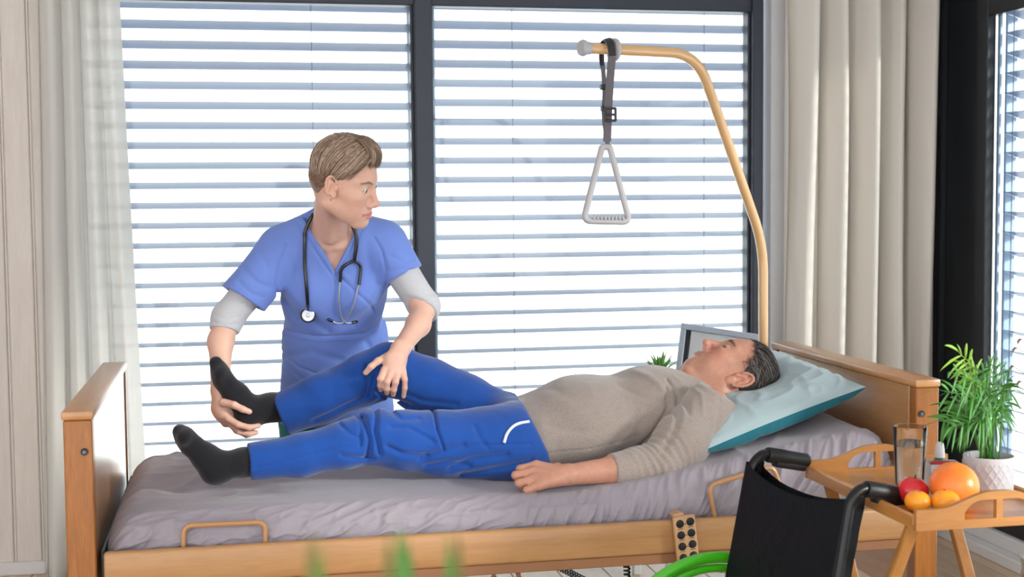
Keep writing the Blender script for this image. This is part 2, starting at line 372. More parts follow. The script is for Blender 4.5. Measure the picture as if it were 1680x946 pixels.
def blind(name, label, xa, xb, zref, cords):
    root = empty(name, (xa, 5.70, 0.0)); tag(root, label, 'blind', 'outdoor venetian blinds')
    me = slat_mesh(xb-xa, 0.08, math.radians(18), 'X'); me.materials.append(M['slat'])
    z = zref+PITCH_Z*1.0
    while z > 0.02:
        o = bpy.data.objects.new('slat', me); COL.objects.link(o); o.location = (xa, 5.70, z); place(o, root); z -= PITCH_Z
    MB().box((xa, 5.665, zref+PITCH_Z*1.35), (xb, 5.74, zref+PITCH_Z*2.2), 0.004, 1).build('head_rail', M['slat'], root)
    for x in cords: MB().tube([(x, 5.660, 0.0), (x, 5.660, 2.30)], 0.0018, 6).build('ladder_cord', M['cord'], root)
    for x in (xa-0.004, xb+0.004): MB().box((x-0.008, 5.675, -0.02), (x+0.008, 5.725, 2.32), 0.003, 1).build('guide_rail', M['guide'], root)
    return root
zL = at(450, 43, 5.70).z; zR = at(950, 44.5, 5.70).z
blind('venetian_blind', 'slatted blue-grey outdoor blind in the left window behind the nurse', -0.60, at(672, 300, 5.70).x, zL, [at(515, 300, 5.66).x])
blind('venetian_blind', 'slatted blue-grey outdoor blind in the right window behind the lifting pole', at(713, 300, 5.70).x, at(1222, 300, 5.70).x, zR, [at(842, 300, 5.66).x, at(1155, 300, 5.66).x])

# glass door in the right wall
dy = lambda x: at(x, 300, 5.0).y if False else (lambda d: XR/ d[0]*d[1])(_r*(x-840)/F_PX-_u*(300-473)/F_PX+_f)
m = MB()
frame_box(m, (XR-0.030, dy(1554), 0.0), (XR+0.02, 5.46, 2.40))
frame_box(m, (XR-0.004, dy(1607), 0.10), (XR+0.02, dy(1554), 2.40))
frame_box(m, (XR-0.020, dy(1624), 0.10), (XR+0.02, dy(1607), 2.40))
frame_box(m, (XR-0.020, 1.25, 2.17), (XR+0.02, dy(1624), 2.40)); frame_box(m, (XR-0.020, 1.25, 0.10), (XR+0.02, dy(1624), 0.20)); frame_box(m, (XR-0.02, 1.25, 0.1), (XR+0.02, 1.35, 2.3))
o = m.build('door_1', M['frame_black']); tag(o, 'black-framed glass door in the right wall', None, kind='structure')
MB().box((XR+0.004, 1.3, 0.18), (XR+0.008, dy(1622), 2.2)).build('pane', M['glass'], o, smooth=False)
MB().box((XR+0.022, dy(1636)+0.03, 0.15), (XR+0.034, dy(1636)+0.05, 2.25), 0.002, 1).build('guide_rail', M['guide'], o)
tag(MB().box((XR-0.10, 1.2, 0), (XR+0.02, 5.40, 0.045), 0.004, 1).box((XR-0.045, 1.2, 0.045), (XR+0.02, 5.40, 0.10), 0.004, 1).build('trim_3', M['baseboard']), 'pale stepped threshold under the black glass door', None, kind='structure')
XB = XR+0.085
rb = empty('venetian_blind', (XB, 1.4, 0)); tag(rb, 'slatted outdoor blind outside the black glass door at the right edge', 'blind', 'outdoor venetian blinds')
ya, yb = 1.5, dy(1648)*(XB-0.03)/XR
me = slat_mesh(yb-ya, 0.08, math.radians(18), 'Y'); me.materials.append(M['slat'])
z = 2.17
while z > 0.05:
    o = bpy.data.objects.new('slat', me); COL.objects.link(o); o.location = (XB, ya, z); place(o, rb); z -= 0.080
MB().box((XB-0.025, yb+0.004, 0), (XB+0.025, yb+0.02, 2.3), 0.003, 1).build('guide_rail', M['guide'], rb)
MB().tube([(XB-0.04, yb-0.07, 0), (XB-0.04, yb-0.07, 2.3)], 0.0025, 6).build('ladder_cord', M['cord'], rb)

# curtains
def curtain(name, label, top, bot, z0, z1, yb, folds, amp, mat, seed, side_fold=None):
    nu, nv = 260, 60; rs = np.random.RandomState(seed); u = np.linspace(0, 1, nu)[:, None]; v = np.linspace(0, 1, nv)[None, :]
    ph = np.cumsum(0.5+rs.rand(nu))[:, None]; ph = ph/ph[-1]*folds*2*PI
    xa = top[0]+(bot[0]-top[0])*v**1.3; xb = top[1]+(bot[1]-top[1])*v**1.3
    x = xa+(xb-xa)*u; k = 0.75+0.5*pnoise(u*5, v*0.8, seed)
    f = np.sin(ph+0.9*pnoise(u*3, v*1.6, seed+5))+0.30*np.sin(2.0*ph+1.3+v*1.2)+0.10*np.sin(3.1*ph+v)
    y = yb+amp*k*f*(0.85+0.25*v); x = x+amp*0.35*np.cos(ph)*k; z = z1+(z0-z1)*v+0*u
    z = z+0.006*np.sin(ph)*(v > 0.97)
    me = grid_mesh(name, np.stack([x, y, z], -1)); o = link_mesh(name, me, mat)
    s = o.modifiers.new('cloth', 'SOLIDIFY'); s.thickness = 0.0012
    return tag(o, label, 'curtain')
curtain('curtain', 'sheer white linen curtain hanging left of the nurse', (at(56, 5, 5.38).x, at(191, 5, 5.38).x), (at(66, 930, 5.38).x, at(246, 930, 5.38).x), 0.015, 2.60, 5.38, 4.2, 0.048, M['curtain_sheer'], 3)
curtain('curtain', 'heavy cream curtain gathered in the corner by the glass door', (at(1287, 5, 5.36).x, at(1537, 5, 5.36).x), (at(1284, 600, 5.36).x, at(1530, 600, 5.36).x), 0.015, 2.60, 5.37, 5.1, 0.095, M['curtain_beige'], 8)
# ------------------------------------------------------------------ the bed
BX0, BX1, BY0, BY1 = -0.417, 1.821, 3.282, 4.282; CW = 0.074; ZT = 0.965
bed = empty('hospital_bed', (0.7, 3.78, 0)); tag(bed, 'beech wood adjustable care bed with tall end boards', 'bed')
def end_board(name, xa, sgn):
    b = empty(name, (xa+CW/2, 3.78, 0)); place(b, bed)
    MB().box((xa, BY0, ZT-0.022), (xa+CW, BY1, ZT), 0.006, 2).build('cap', M['beech_cap'], b)
    for y in (BY0+0.004, BY1-0.044):
        MB().box((xa+0.004, y, 0.10), (xa+CW-0.004, y+0.040, ZT-0.022), 0.003, 1).build('post', M['post'], b)
    MB().box((xa+0.008, BY0+0.052, 0.36), (xa+CW-0.008, BY1-0.052, ZT-0.022), 0.003, 1).build('panel', M['beech_y'], b)
    for y in (BY0+0.044, BY1-0.052): MB().box((xa+0.014, y, 0.36), (xa+CW-0.014, y+0.008, ZT-0.022)).build('gap_strip', M['dark_plastic'], b, smooth=False)
    return b
fb = end_board('footboard', BX0, 1); hb = end_board('headboard', BX1-CW, -1)
for b, x, y, in ((fb, 138.5, 741), (hb, 1512, 678.5)):
    p = at(x, y, BY0+0.003); Mx = Matrix.Rotation(PI/2, 4, 'X')
    MB().lathe([(0.0, 0.004), (0.0045, 0.004), (0.0055, 0.002)], p, 20, Mx).build('bolt', M['bolt'], b)
    MB().lathe([(0.0055, 0.0025), (0.0085, 0.003), (0.009, 0.0)], p, 20, Mx).build('bolt_ring', M['dark_plastic'], b)
for nm, ya, yb in (('side_rail', BY0+0.004, BY0+0.030), ('side_rail', BY1-0.030, BY1-0.004)):
    MB().box((BX0+CW+0.012, ya, 0.537), (BX1-CW-0.004, yb, 0.624), 0.009, 3).build(nm, M['beech'], bed)
    MB().box((BX0+CW+0.02, ya+0.004, 0.512), (BX1-CW-0.004, yb-0.002, 0.537), 0.002, 1).build('rail_channel', M['brown_rail'], bed)
for i in range(9):                                          # slats of the lying surface
    MB().box((-0.30+i*0.14, 3.33, 0.555), (-0.22+i*0.14, 4.23, 0.567), 0.003, 1).build('bed_slat', M['beech_y'], bed)
MB().box((BX0+CW+0.003, 3.318, 0.50), (BX0+CW+0.012, 4.24, 0.62), 0.002, 1).build('foot_bracket', M['dark_plastic'], bed)
def ubar(pts): MB().tube(rounded(pts, 0.022), 0.0065, 10).build('mattress_retainer', M['bronze'], bed)
ya = BY0+0.037
ubar([at(301, 905, ya), at(302, 862, ya), at(436, 856, ya), at(435, 898, ya)])
ubar([at(1173, 850, ya), at(1163, 796, ya), at(1268, 764, ya), at(1284, 808, ya)])
c = at(1446, 895, 3.75); MB().lathe([(0.0, -0.06), (0.030, -0.06), (0.030, 0.14), (0.0, 0.14)], (c.x, c.y, c.z), 20).build('lift_column', M['brown_rail'], bed)
MB().box((c.x-0.5, c.y-0.03, c.z+0.05), (c.x+0.14, c.y+0.03, c.z+0.10), 0.004, 1).build('cross_beam', M['brown_rail'], bed)
c = at(1470, 903, 3.5); MB().lathe([(0, -0.022), (0.012, -0.022), (0.017, -0.012), (0.017, 0.0), (0.010, 0.010), (0.008, 0.03), (0, 0.03)], c, 16).build('clamp_knob', M['black_rubber'], bed)
c = at(1505, 930, 3.36); MB().tube([(c.x, c.y, 0.09), (c.x, c.y, 0.60)], 0.008, 12).build('lift_rod', M['chrome'], bed)
c = at(1378, 930, 3.34); MB().tube([(c.x, c.y, 0.10), (c.x, c.y, 0.60)], 0.008, 12).build('lift_rod', M['chrome'], bed)
for x in (810, 851):
    c = at(x, 944, 3.33); MB().lathe([(0, -0.012), (0.008, -0.012), (0.010, -0.006), (0.005, 0.0), (0.005, 0.012), (0.013, 0.022), (0.013, 0.04), (0, 0.04)], c, 12).build('rail_hook', M['brown_rail'], bed)
for x in (BX0+CW/2, BX1-CW/2):
    for y in (BY0+0.04, BY1-0.04):
        k = MB().box((x-0.03, y-0.014, 0.03), (x+0.03, y+0.014, 0.11), 0.006, 1)
        k.build('caster_fork', M['grey_plastic'], bed)
        Mr = Matrix.Rotation(PI/2, 4, 'X'); MB().lathe([(0, -0.012), (0.045, -0.012), (0.050, -0.008), (0.050, 0.008), (0.045, 0.012), (0, 0.012)], (x, y, 0.050), 24, Mr).build('caster', M['black_rubber'], bed)
MB().box((BX0+0.2, 3.55, 0.16), (BX1-0.25, 3.60, 0.21), 0.004, 1).box((BX0+0.2, 3.95, 0.16), (BX1-0.25, 4.0, 0.21), 0.004, 1).box((BX0+0.0, 3.70, 0.21), (BX1-0.02, 3.76, 0.26), 0.004, 1).build('under_frame', M['brown_rail'], bed)

# mattress with its fitted sheet
MX0, MX1, MY0, MY1 = -0.332, 1.722, 3.342, 4.235
def ztop(x): return 0.694+0.19*0.07*np.log1p(np.exp((x-0.98)/0.07))
def make_mattress():
    nu, nv = 520, 170; th = 0.135; r = 0.062
    # rounded cross-section: start under the near side, over the top, to under the far side
    w = MY1-MY0; path = []
    def seg(a, b, n): path.extend([(a[0]+(b[0]-a[0])*i/n, a[1]+(b[1]-a[1])*i/n, None) for i in range(n)])
    pts = []
    for t in np.linspace(0, 1, 44, endpoint=False): pts.append((0.0, -th+(th-r)*t, -1, 0))
    for q in np.linspace(0, PI/2, 24, endpoint=False): pts.append((r-r*math.cos(q), -r+r*math.sin(q), -math.cos(q), math.sin(q)))
    for t in np.linspace(0, 1, 78, endpoint=False): pts.append((r+(w-2*r)*t, 0.0, 0, 1))
    for q in np.linspace(PI/2, 0, 14, endpoint=False): pts.append((w-r+r*math.cos(q), -r+r*math.sin(q), math.cos(q), math.sin(q)))
    for t in np.linspace(0, 1, 10): pts.append((w, -r-(th-r)*t, 1, 0))
    A = np.array(pts); arc = np.concatenate([[0], np.cumsum(np.hypot(np.diff(A[:, 0]), np.diff(A[:, 1])))])
    xs = np.linspace(MX0, MX1, nu)
    Xg = xs[:, None]+0*A[None, :, 0]; s = arc[None, :]+0*Xg
    e0 = np.clip((xs-MX0)/0.075, 0, 1); e1 = np.clip((MX1-xs)/0.10, 0, 1); edge = np.sqrt(np.clip(1-(1-e0)**2, 0, 1))*np.sqrt(np.clip(1-(1-e1)**2, 0, 1))
    zb = ztop(xs)
    hh = -th+(A[None, :, 1]+th)*(0.30+0.70*edge[:, None])
    inset = (1-edge[:, None])*0.05
    Yg = MY0+A[None, :, 0]*(1-2*inset/w)+inset
    Zg = zb[:, None]+hh
    # wrinkles of the stretched cotton
    side = np.clip(1-np.abs(s-0.075)/0.11, 0, 1)**0.8
    dl = 1-smooth01(Xg, 0.55, 0.8); dr = smooth01(Xg, 0.5, 0.85)
    def ridge(n, p=2.0): return np.clip(1-np.abs(n)*2.4, 0, 1)**p
    f1 = ridge(pnoise(Xg*4.6+s*11, s*26-Xg*11.0, 1.3), 1.6)*0.8+ridge(pnoise(Xg*9+s*16, s*40-Xg*17, 4.2), 3)*0.45
    f2 = ridge(pnoise(Xg*24-s*10, s*4.4+Xg*0.6, 7.7), 1.6)*0.8+ridge(pnoise(Xg*46-s*24, s*6.0, 2.1), 3)*0.45
    top = smooth01(s, 0.13, 0.22)*(1-smooth01(s, 0.95, 1.05))
    f3 = ridge(pnoise(Xg*5+s*3.0, s*8-Xg*5, 9.1), 1.5)*(1-smooth01(Xg, -0.15, 0.25))*1.5+pnoise(Xg*3.5, s*4.5, 3.3)*0.9+0.8*ridge(pnoise(Xg*6-s*1.5, s*4.5, 5.5), 2)*smooth01(Xg, 0.3, 0.6)
    disp = (f1*dl+f2*dr)*side*0.0135+f3*top*0.0060+0.003*pnoise(Xg*9, s*9, 0.5)*(side+top)
    bulge = 0.010*np.sin(np.clip(s/0.13, 0, 1)*PI)
    ny, nz = A[None, :, 2], A[None, :, 3]
    Yg = Yg+ny*(disp+bulge-0.012*np.clip(1-s/0.03, 0, 1)); Zg = Zg+nz*disp
    # dents under the heel, the hips and the forearm
    for (px, py, rx, ry, d) in ((-0.06, 3.60, 0.14, 0.12, 0.012), (0.75, 3.70, 0.22, 0.2, 0.016), (0.82, 3.42, 0.10, 0.07, 0.010)):
        Zg = Zg-d*np.exp(-((Xg-px)/rx)**2-((Yg-py)/ry)**2)*(nz > 0.5)
    P = np.stack([Xg, Yg, Zg], -1)
    P = np.concatenate([np.repeat(P[:1].mean(1, keepdims=True), P.shape[1], 1), P, np.repeat(P[-1:].mean(1, keepdims=True), P.shape[1], 1)], 0)
    return grid_mesh('mattress', P, closed_v=True)
mt = link_mesh('mattress', make_mattress(), M['sheet']); tag(mt, 'mattress under a rumpled mauve-grey fitted sheet on the bed', 'mattress')

# pillow in two blues
def make_pillow():
    root = empty('pillow', at(1290, 700, 3.75)); tag(root, 'plump pale blue pillow with a teal underside under the man\'s head', 'pillow')
    A = at(1143, 744, 3.44); B = at(1422, 634, 3.47); D = Vector((1.25, 4.13, 0.80)); Cc = Vector((1.70, 4.15, 0.945))
    n = 90; u = np.linspace(-1, 1, n)[:, None]; v = np.linspace(-1, 1, n)[None, :]
    pin = 0.05; uu = u*(1-pin*(1-v**2)*np.abs(u)**3)+0*v; vv = v*(1-pin*(1-u**2)*np.abs(v)**3)+0*u
    a, b = (uu+1)/2, (vv+1)/2
    P = ((1-a)*(1-b))[..., None]*np.array(A)+(a*(1-b))[..., None]*np.array(B)+(a*b)[..., None]*np.array(Cc)+((1-a)*b)[..., None]*np.array(D)
    nrm = (B-A).cross(D-A).normalized(); nrm = np.array(nrm)
    prof = (np.clip(1-np.abs(u)**2.6, 0, 1)**0.62)*(np.clip(1-np.abs(v)**2.6, 0, 1)**0.62)
    wr = np.clip(1-np.abs(pnoise(u*1.5+v*4.0, v*3.0-u*3, 2.0))*2.4, 0, 1)**2*0.006*(1-np.clip(prof*1.1-0.5, 0, 1))*np.clip(prof*6, 0, 1)
    head = np.array(at(1245, 615, 3.76)); dd = (P[..., 0]-head[0])**2/0.115**2+(P[..., 1]-head[1])**2/0.16**2
    sag = 0.055*np.exp(-dd)
    top = P+nrm*(prof*0.082+wr-sag*prof)[..., None]; prb = (np.clip(1-np.abs(u)**3, 0, 1)**0.5)*(np.clip(1-np.abs(v)**4, 0, 1)**0.30); bot = P-nrm*(prb*0.055-wr*0.8)[..., None]
    bot[..., 2] = np.maximum(bot[..., 2], ztop(bot[..., 0])+0.004*(1-prof)); top[..., 2] = np.maximum(top[..., 2], bot[..., 2])
    link_mesh('upper_panel', grid_mesh('upper_panel', top), M['pillow_top'], root)
    link_mesh('under_panel', grid_mesh('under_panel', bot[:, ::-1]), M['pillow_under'], root)
make_pillow()
# lifting pole with its hanging grip
pr = empty('lifting_pole', (1.70, 4.2, 0.5)); tag(pr, 'bent beige overhead lifting pole standing at the bed\'s head end', 'pole')
pp = [Vector((at(1254, 480, 4.205).x, 4.205, 0.40)), at(1253, 470, 4.205), at(1252, 412, 4.205), at(1225, 330, 4.16), at(1188, 210, 4.08), at(1152, 108, 4.01), at(1124, 91, 3.99), at(1024, 84, 3.93), at(962, 78, 3.89)]
pts = rounded([pp[0], at(1252, 400, 4.205), at(1143, 88, 4.0), at(962, 79, 3.90)], 0.10, 10)
MB().tube(pts, 0.0162, 20).build('tube', M['pole'], pr)
axd = (pts[-1]-pts[-2]).normalized(); q = axd.to_track_quat('Z', 'Y').to_matrix().to_4x4()
MB().lathe([(0, -0.012), (0.0185, -0.012), (0.0195, 0.0), (0.0235, 0.006), (0.0245, 0.014), (0.022, 0.020), (0, 0.021)], pts[-1], 28, q).build('end_cap', M['grey_plastic'], pr)
cc = at(1008, 82, 3.925)
MB().lathe([(0.0165, -0.010), (0.026, -0.010), (0.034, -0.004), (0.035, 0.004), (0.030, 0.010), (0.0165, 0.012)], cc, 32, q).build('stop_collar', M['grey_plastic'], pr)
gr = empty('grab_handle', at(998, 240, 3.92)); tag(gr, 'grey triangular grab handle hanging by a strap from the lifting pole', 'handle')
Yg = 3.905
tri = rounded([at(988, 240, Yg), at(957, 362, Yg), at(1033, 364, Yg), at(1000, 240, Yg)], 0.024, 8)
MB().tube(tri, 0.0098, 14).tube([at(986, 241, Yg), at(1002, 241, Yg)], 0.0096, 14).build('triangle_grip', M['grey_plastic'], gr)
m = MB()
for i in range(9): a = at(974+i*6, 358.5, Yg-0.001); m.tube([a+Vector((-0.0022, 0, 0)), a+Vector((0.0022, 0, 0))], [0.0108, 0.0108], 12)
m.build('grip_rib', M['grey_plastic'], gr)
fl2 = ((0, 1, 0), 0.16)
loop = spline([at(1005, 92, Yg-0.03), at(1001, 70, Yg-0.015), at(995, 64, Yg+0.02), at(989, 72, Yg+0.05), at(987, 95, Yg+0.05), at(989, 112, Yg+0.035)], 5)
MB().tube(loop, 0.0115, 10, flat=((0.2, 1, 0), 0.2)).build('loop_cover', M['dark_plastic'], gr)
MB().tube(spline([at(1004, 92, Yg-0.03), at(1001, 130, Yg-0.016), at(998, 180, Yg-0.006), at(996, 232, Yg-0.002)], 6), 0.0125, 10, flat=((0.25, 1, 0), 0.14)).build('strap', M['strap'], gr)
MB().tube(spline([at(989, 108, Yg+0.035), at(992, 150, Yg+0.02), at(991, 190, Yg+0.012), at(997, 237, Yg+0.008), at(1001, 246, Yg)], 6), 0.0095, 10, flat=((-0.5, 1, 0), 0.14)).build('strap', M['strap'], gr)
b0 = at(1001, 188, Yg-0.014)
m = MB()
for dz in (-0.018, 0.0, 0.018): m.box((b0.x-0.017, b0.y-0.006, b0.z+dz-0.0035), (b0.x+0.017, b0.y+0.002, b0.z+dz+0.0035), 0.0015, 1)
for dx in (-0.016, 0.016): m.box((b0.x+dx-0.0035, b0.y-0.005, b0.z-0.020), (b0.x+dx+0.0035, b0.y+0.002, b0.z+0.020), 0.0015, 1)
m.build('buckle', M['dark_plastic'], gr)
for (x, y) in ((990, 143), (991, 178)):
    b = at(x, y, Yg+0.012); MB().box((b.x-0.009, b.y-0.012, b.z-0.008), (b.x+0.007, b.y+0.010, b.z+0.008), 0.002, 1).build('strap_keeper', M['dark_plastic'], gr)
# ------------------------------------------------------------------ smooth bodies: signed distance shapes turned into one mesh
def V3(*p): return np.array(p if len(p) > 1 else p[0], float)
class Shape:
    "list of rounded forms blended into one another; local frame o, R (columns = axes), s"
    def __init__(s): s.ops = []; s.frame = None
    def set_frame(s, o=None, R=None, sc=1.0): s.frame = None if o is None else (V3(o), np.asarray(R, float), sc); return s
    def _w(s, p):
        p = V3(p)
        return p if s.frame is None else s.frame[0]+s.frame[2]*(s.frame[1] @ p)
    def _d(s, v):
        v = V3(v); return v if s.frame is None else s.frame[1] @ v
    def _s(s): return 1.0 if s.frame is None else s.frame[2]
    def cone(s, a, b, ra, rb=None, k=0.02, op='u', flat=None):
        a, b = s._w(a), s._w(b); rb = ra if rb is None else rb; ra, rb = ra*s._s(), rb*s._s(); ba = b-a; L2 = max(ba @ ba, 1e-12)
        fl = None if flat is None else ((s._d(flat[0])/np.linalg.norm(flat[0])).astype(np.float32), flat[1]); a_, ba_ = a.astype(np.float32), ba.astype(np.float32); iL = np.float32(1/L2); ra_, dr_ = np.float32(ra), np.float32(rb-ra)
        def f(P):
            pa = P-a_; h = np.minimum(np.maximum((pa @ ba_)*iL, 0), 1); q = pa-h[:, None]*ba_; r = ra_+dr_*h; qq = np.einsum('ij,ij->i', q, q)
            if fl is None: return np.sqrt(qq)-r
            n, sc = fl; qn = q @ n; q2 = np.maximum(qq-qn*qn, 0); m = np.sqrt(q2+(qn/np.float32(sc))**2)+np.float32(1e-9); g = np.sqrt(q2+(qn/np.float32(sc**2))**2)/m+np.float32(1e-9)
            return (m-r)/g
        mx = max(ra, rb)*(1 if flat is None else max(1, flat[1]))
        s.ops.append((op, f, (a+b)/2, np.sqrt(L2)/2+mx, k*s._s())); return s
    def ell(s, c, r, k=0.02, op='u', R=None):
        c = s._w(c); r = V3(r)*s._s(); B = np.eye(3) if s.frame is None else s.frame[1]
        if R is not None: B = B @ np.asarray(R, float)
        c_, B_ = c.astype(np.float32), B.astype(np.float32); ir, ir2 = (1/r).astype(np.float32), (1/(r*r)).astype(np.float32); ep = np.float32(1e-9)
        def f(P):
            q = (P-c_) @ B_; k0 = q*ir; k1 = q*ir2; k0 = np.sqrt(np.einsum('ij,ij->i', k0, k0))+ep; k1 = np.sqrt(np.einsum('ij,ij->i', k1, k1))+ep
            return k0*(k0-1)/k1
        s.ops.append((op, f, c, r.max(), k*s._s())); return s
    def chain(s, pts, rad, k=0.01, op='u', flat=None):
        for i in range(len(pts)-1): s.cone(pts[i], pts[i+1], rad[i], rad[i+1], k, op, flat)
        return s
    def group(s, sub, k=0.01):
        lo, hi = sub.bounds(); c = (lo+hi)/2
        s.ops.append(('g', sub, c, np.linalg.norm(hi-c), k)); return s
    def hit(s, x, y, lift=0.0, y0=3.0):
        "first point of the surface seen at a photo position"
        d = _r*(x-840)/F_PX-_u*(y-473)/F_PX+_f; d = d/np.linalg.norm(d); o = np.array([0, 0, CAM_H]); t = y0/d[1]
        for _ in range(90):
            p = o+d*t; v = min(s.field(p[None], p, 0.0, 0.3)[0], 0.1)
            if v < 0.0006: break
            t += v*0.7
            if t > 6: break
        return Vector(o+d*(t-lift))
    def crease(s, pts, wid, dep, Y, side=True):
        "fold line through photo positions on cloth near depth Y; positive depth is a groove"
        W_ = [V3(at(x, y, Y)) for x, y in pts]; A = np.array(W_); c = A.mean(0); r = np.linalg.norm(A-c, axis=1).max()+3*wid+0.12
        def f(P, d):
            dist = seg_dist(P*V3(1, 0, 1), [w_*V3(1, 0, 1) for w_ in W_]); return d+dep*np.exp(-(dist/wid)**2)*np.clip(1.15-((P[:, 1]-Y)/0.20)**2, 0, 1)
        s.ops.append(('m', f, c, r, 0.0)); return s
    def mod(s, f, c=None, r=None): s.ops.append(('m', f, c, r, 0.0)); return s
    def plane(s, p, n, k=0.004):
        "cut away the side the normal points to"
        p = s._w(p); n = s._d(n); n = n/np.linalg.norm(n)
        s.ops.append(('i', lambda P: (P-p) @ n, None, None, k)); return s
    def field(s, P, cc=None, rc=None, far=0.08):
        P = np.asarray(P, np.float32); d = np.full(len(P), 0.5, np.float32)
        if cc is None: use = range(len(s.ops))
        else:
            if getattr(s, '_n', -1) != len(s.ops):
                s._n = len(s.ops); s._c = np.array([o[2] if o[2] is not None else (0, 0, 0) for o in s.ops], float); s._r = np.array([o[3]+o[4] if o[2] is not None else 1e9 for o in s.ops], float)
            use = np.nonzero(np.sqrt(((s._c-cc)**2).sum(1))-s._r-rc <= far*0.5)[0]
        for i in use:
            op, f, c, r, k = s.ops[i]
            if op == 'm':
                m = np.nonzero(np.abs(d) < 0.03)[0]
                if len(m): d[m] = f(P[m], d[m])
                continue
            e = f.field(P, cc, rc, far+2*k) if op == 'g' else f(P)
            if op in 'ug': h = np.minimum(np.maximum(0.5+0.5*(e-d)/k, 0), 1); d = (e+(d-e)*h-k*h*(1-h)).astype(np.float32)
            else:
                if op == 's': e = -e
                h = np.minimum(np.maximum(0.5-0.5*(e-d)/k, 0), 1); d = (e+(d-e)*h+k*h*(1-h)).astype(np.float32)
        return d
    def bounds(s):
        lo, hi = [], []
        for op, f, c, r, k in s.ops:
            if op in 'ug': lo.append(c-r); hi.append(c+r)
        return np.min(lo, 0)-0.02, np.max(hi, 0)+0.02
    def mesh(s, name, h, relax=1):
        lo, hi = s.bounds(); Bn = 8; bs = Bn*h
        nb = np.ceil((hi-lo)/bs).astype(int)+1
        g = np.stack(np.meshgrid(*[np.arange(n) for n in nb], indexing='ij'), -1).reshape(-1, 3)
        cen = lo+(g+0.5)*bs
        # coarse cull in super blocks of 4
        keep = []; sg = g//4; keys = (sg[:, 0]*4096+sg[:, 1])*4096+sg[:, 2]; order = np.argsort(keys, kind='stable'); ks, st = np.unique(keys[order], return_index=True); st = list(st)+[len(order)]
        for a, b in zip(st[:-1], st[1:]):
            ix = order[a:b]; cc = cen[ix].mean(0); rc = np.linalg.norm(cen[ix]-cc, axis=1).max()+bs
            d = s.field(cen[ix], cc, rc, 0.10); m = np.abs(d) < bs*1.25
            if m.any(): keep.append(ix[m])
        keep = np.concatenate(keep); gb = g[keep]
        loc = np.stack(np.meshgrid(*[np.arange(Bn+1)]*3, indexing='ij'), -1).reshape(-1, 3)
        D = np.empty((len(gb), (Bn+1)**3), np.float32); sg = gb//3; keys = (sg[:, 0]*4096+sg[:, 1])*4096+sg[:, 2]; order = np.argsort(keys, kind='stable'); ks, st = np.unique(keys[order], return_index=True); st = list(st)+[len(order)]
        for a, b in zip(st[:-1], st[1:]):
            ix = order[a:b]; idx = gb[ix][:, None, :]*Bn+loc[None]; P = lo+idx.reshape(-1, 3)*h
            cc = (P.max(0)+P.min(0))/2; rc = np.linalg.norm(P.max(0)-cc)
            D[ix] = s.field(P, cc, rc, 0.06).reshape(len(ix), -1)
        D = D.reshape(-1, Bn+1, Bn+1, Bn+1); I = D < 0
        n = Bn; c8 = sum(I[:, dx:dx+n, dy:dy+n, dz:dz+n].astype(np.int8) for dx in (0, 1) for dy in (0, 1) for dz in (0, 1))
        act = (c8 > 0) & (c8 < 8); b, x, y, z = np.nonzero(act)
        acc = np.zeros((len(b), 3)); cnt = np.zeros(len(b)); offs = [(0, 0, 0), (1, 0, 0), (0, 1, 0), (0, 0, 1), (1, 1, 0), (1, 0, 1), (0, 1, 1), (1, 1, 1)]
        for o1 in offs:
            for ax in range(3):
                if o1[ax]: continue
                o2 = list(o1); o2[ax] = 1
                d1 = D[b, x+o1[0], y+o1[1], z+o1[2]]; d2 = D[b, x+o2[0], y+o2[1], z+o2[2]]; m = (d1 < 0) != (d2 < 0)
                t = np.where(m, d1/np.where(m, d1-d2, 1), 0); p = np.tile(np.array(o1, float), (len(b), 1)); p[:, ax] += t; acc += p*m[:, None]; cnt += m
        cell = gb[b]*Bn+np.stack([x, y, z], 1); V = lo+(cell+acc/cnt[:, None])*h
        BIG = 1 << 20; key = (cell[:, 0].astype(np.int64)*BIG+cell[:, 1])*BIG+cell[:, 2]; so = np.argsort(key); sk = key[so]
        def look(c):
            kk = (c[:, 0].astype(np.int64)*BIG+c[:, 1])*BIG+c[:, 2]; i = np.clip(np.searchsorted(sk, kk), 0, len(sk)-1); ok = sk[i] == kk
            return np.where(ok, so[i], -1)
        Q = []
        for ax in range(3):
            sl = [slice(0, n)]*3; s2 = list(sl); s2[ax] = slice(1, n+1)
            A = I[(slice(None), *sl)]; B2 = I[(slice(None), *s2)]; b, x, y, z = np.nonzero(A != B2); inside = A[b, x, y, z]
            c = gb[b]*Bn+np.stack([x, y, z], 1); u, v = (ax+1) % 3, (ax+2) % 3
            e = np.eye(3, dtype=int); q = np.stack([look(c-e[u]-e[v]), look(c-e[v]), look(c), look(c-e[u])], 1)
            q = np.where(inside[:, None], q, q[:, ::-1]); Q.append(q[(q >= 0).all(1)])
        Q = np.concatenate(Q)
        for _ in range(relax):
            a = np.zeros_like(V); I0 = Q.ravel(); J0 = np.roll(Q, -1, 1).ravel(); cn = np.bincount(I0, minlength=len(V))
            for q in range(3): a[:, q] = np.bincount(I0, V[J0, q], len(V))
            V = V*0.5+0.5*a/np.maximum(cn, 1)[:, None]
        return V, Q
def largest(V, Q):
    "keep only the biggest connected piece"
    lab = np.arange(len(V))
    while True:
        m = lab[Q].min(1); new = lab.copy(); np.minimum.at(new, Q.ravel(), np.repeat(m, 4)); new = new[new]
        if (new == lab).all(): break
        lab = new
    ids, cn = np.unique(lab, return_counts=True); ok = lab == ids[cn.argmax()]; idx = np.cumsum(ok)-1; Qk = Q[ok[Q].all(1)]
    return V[ok], idx[Qk]
def smax(a, b, k):
    h = np.clip(0.5-0.5*(b-a)/k, 0, 1); return b+(a-b)*h+k*h*(1-h)
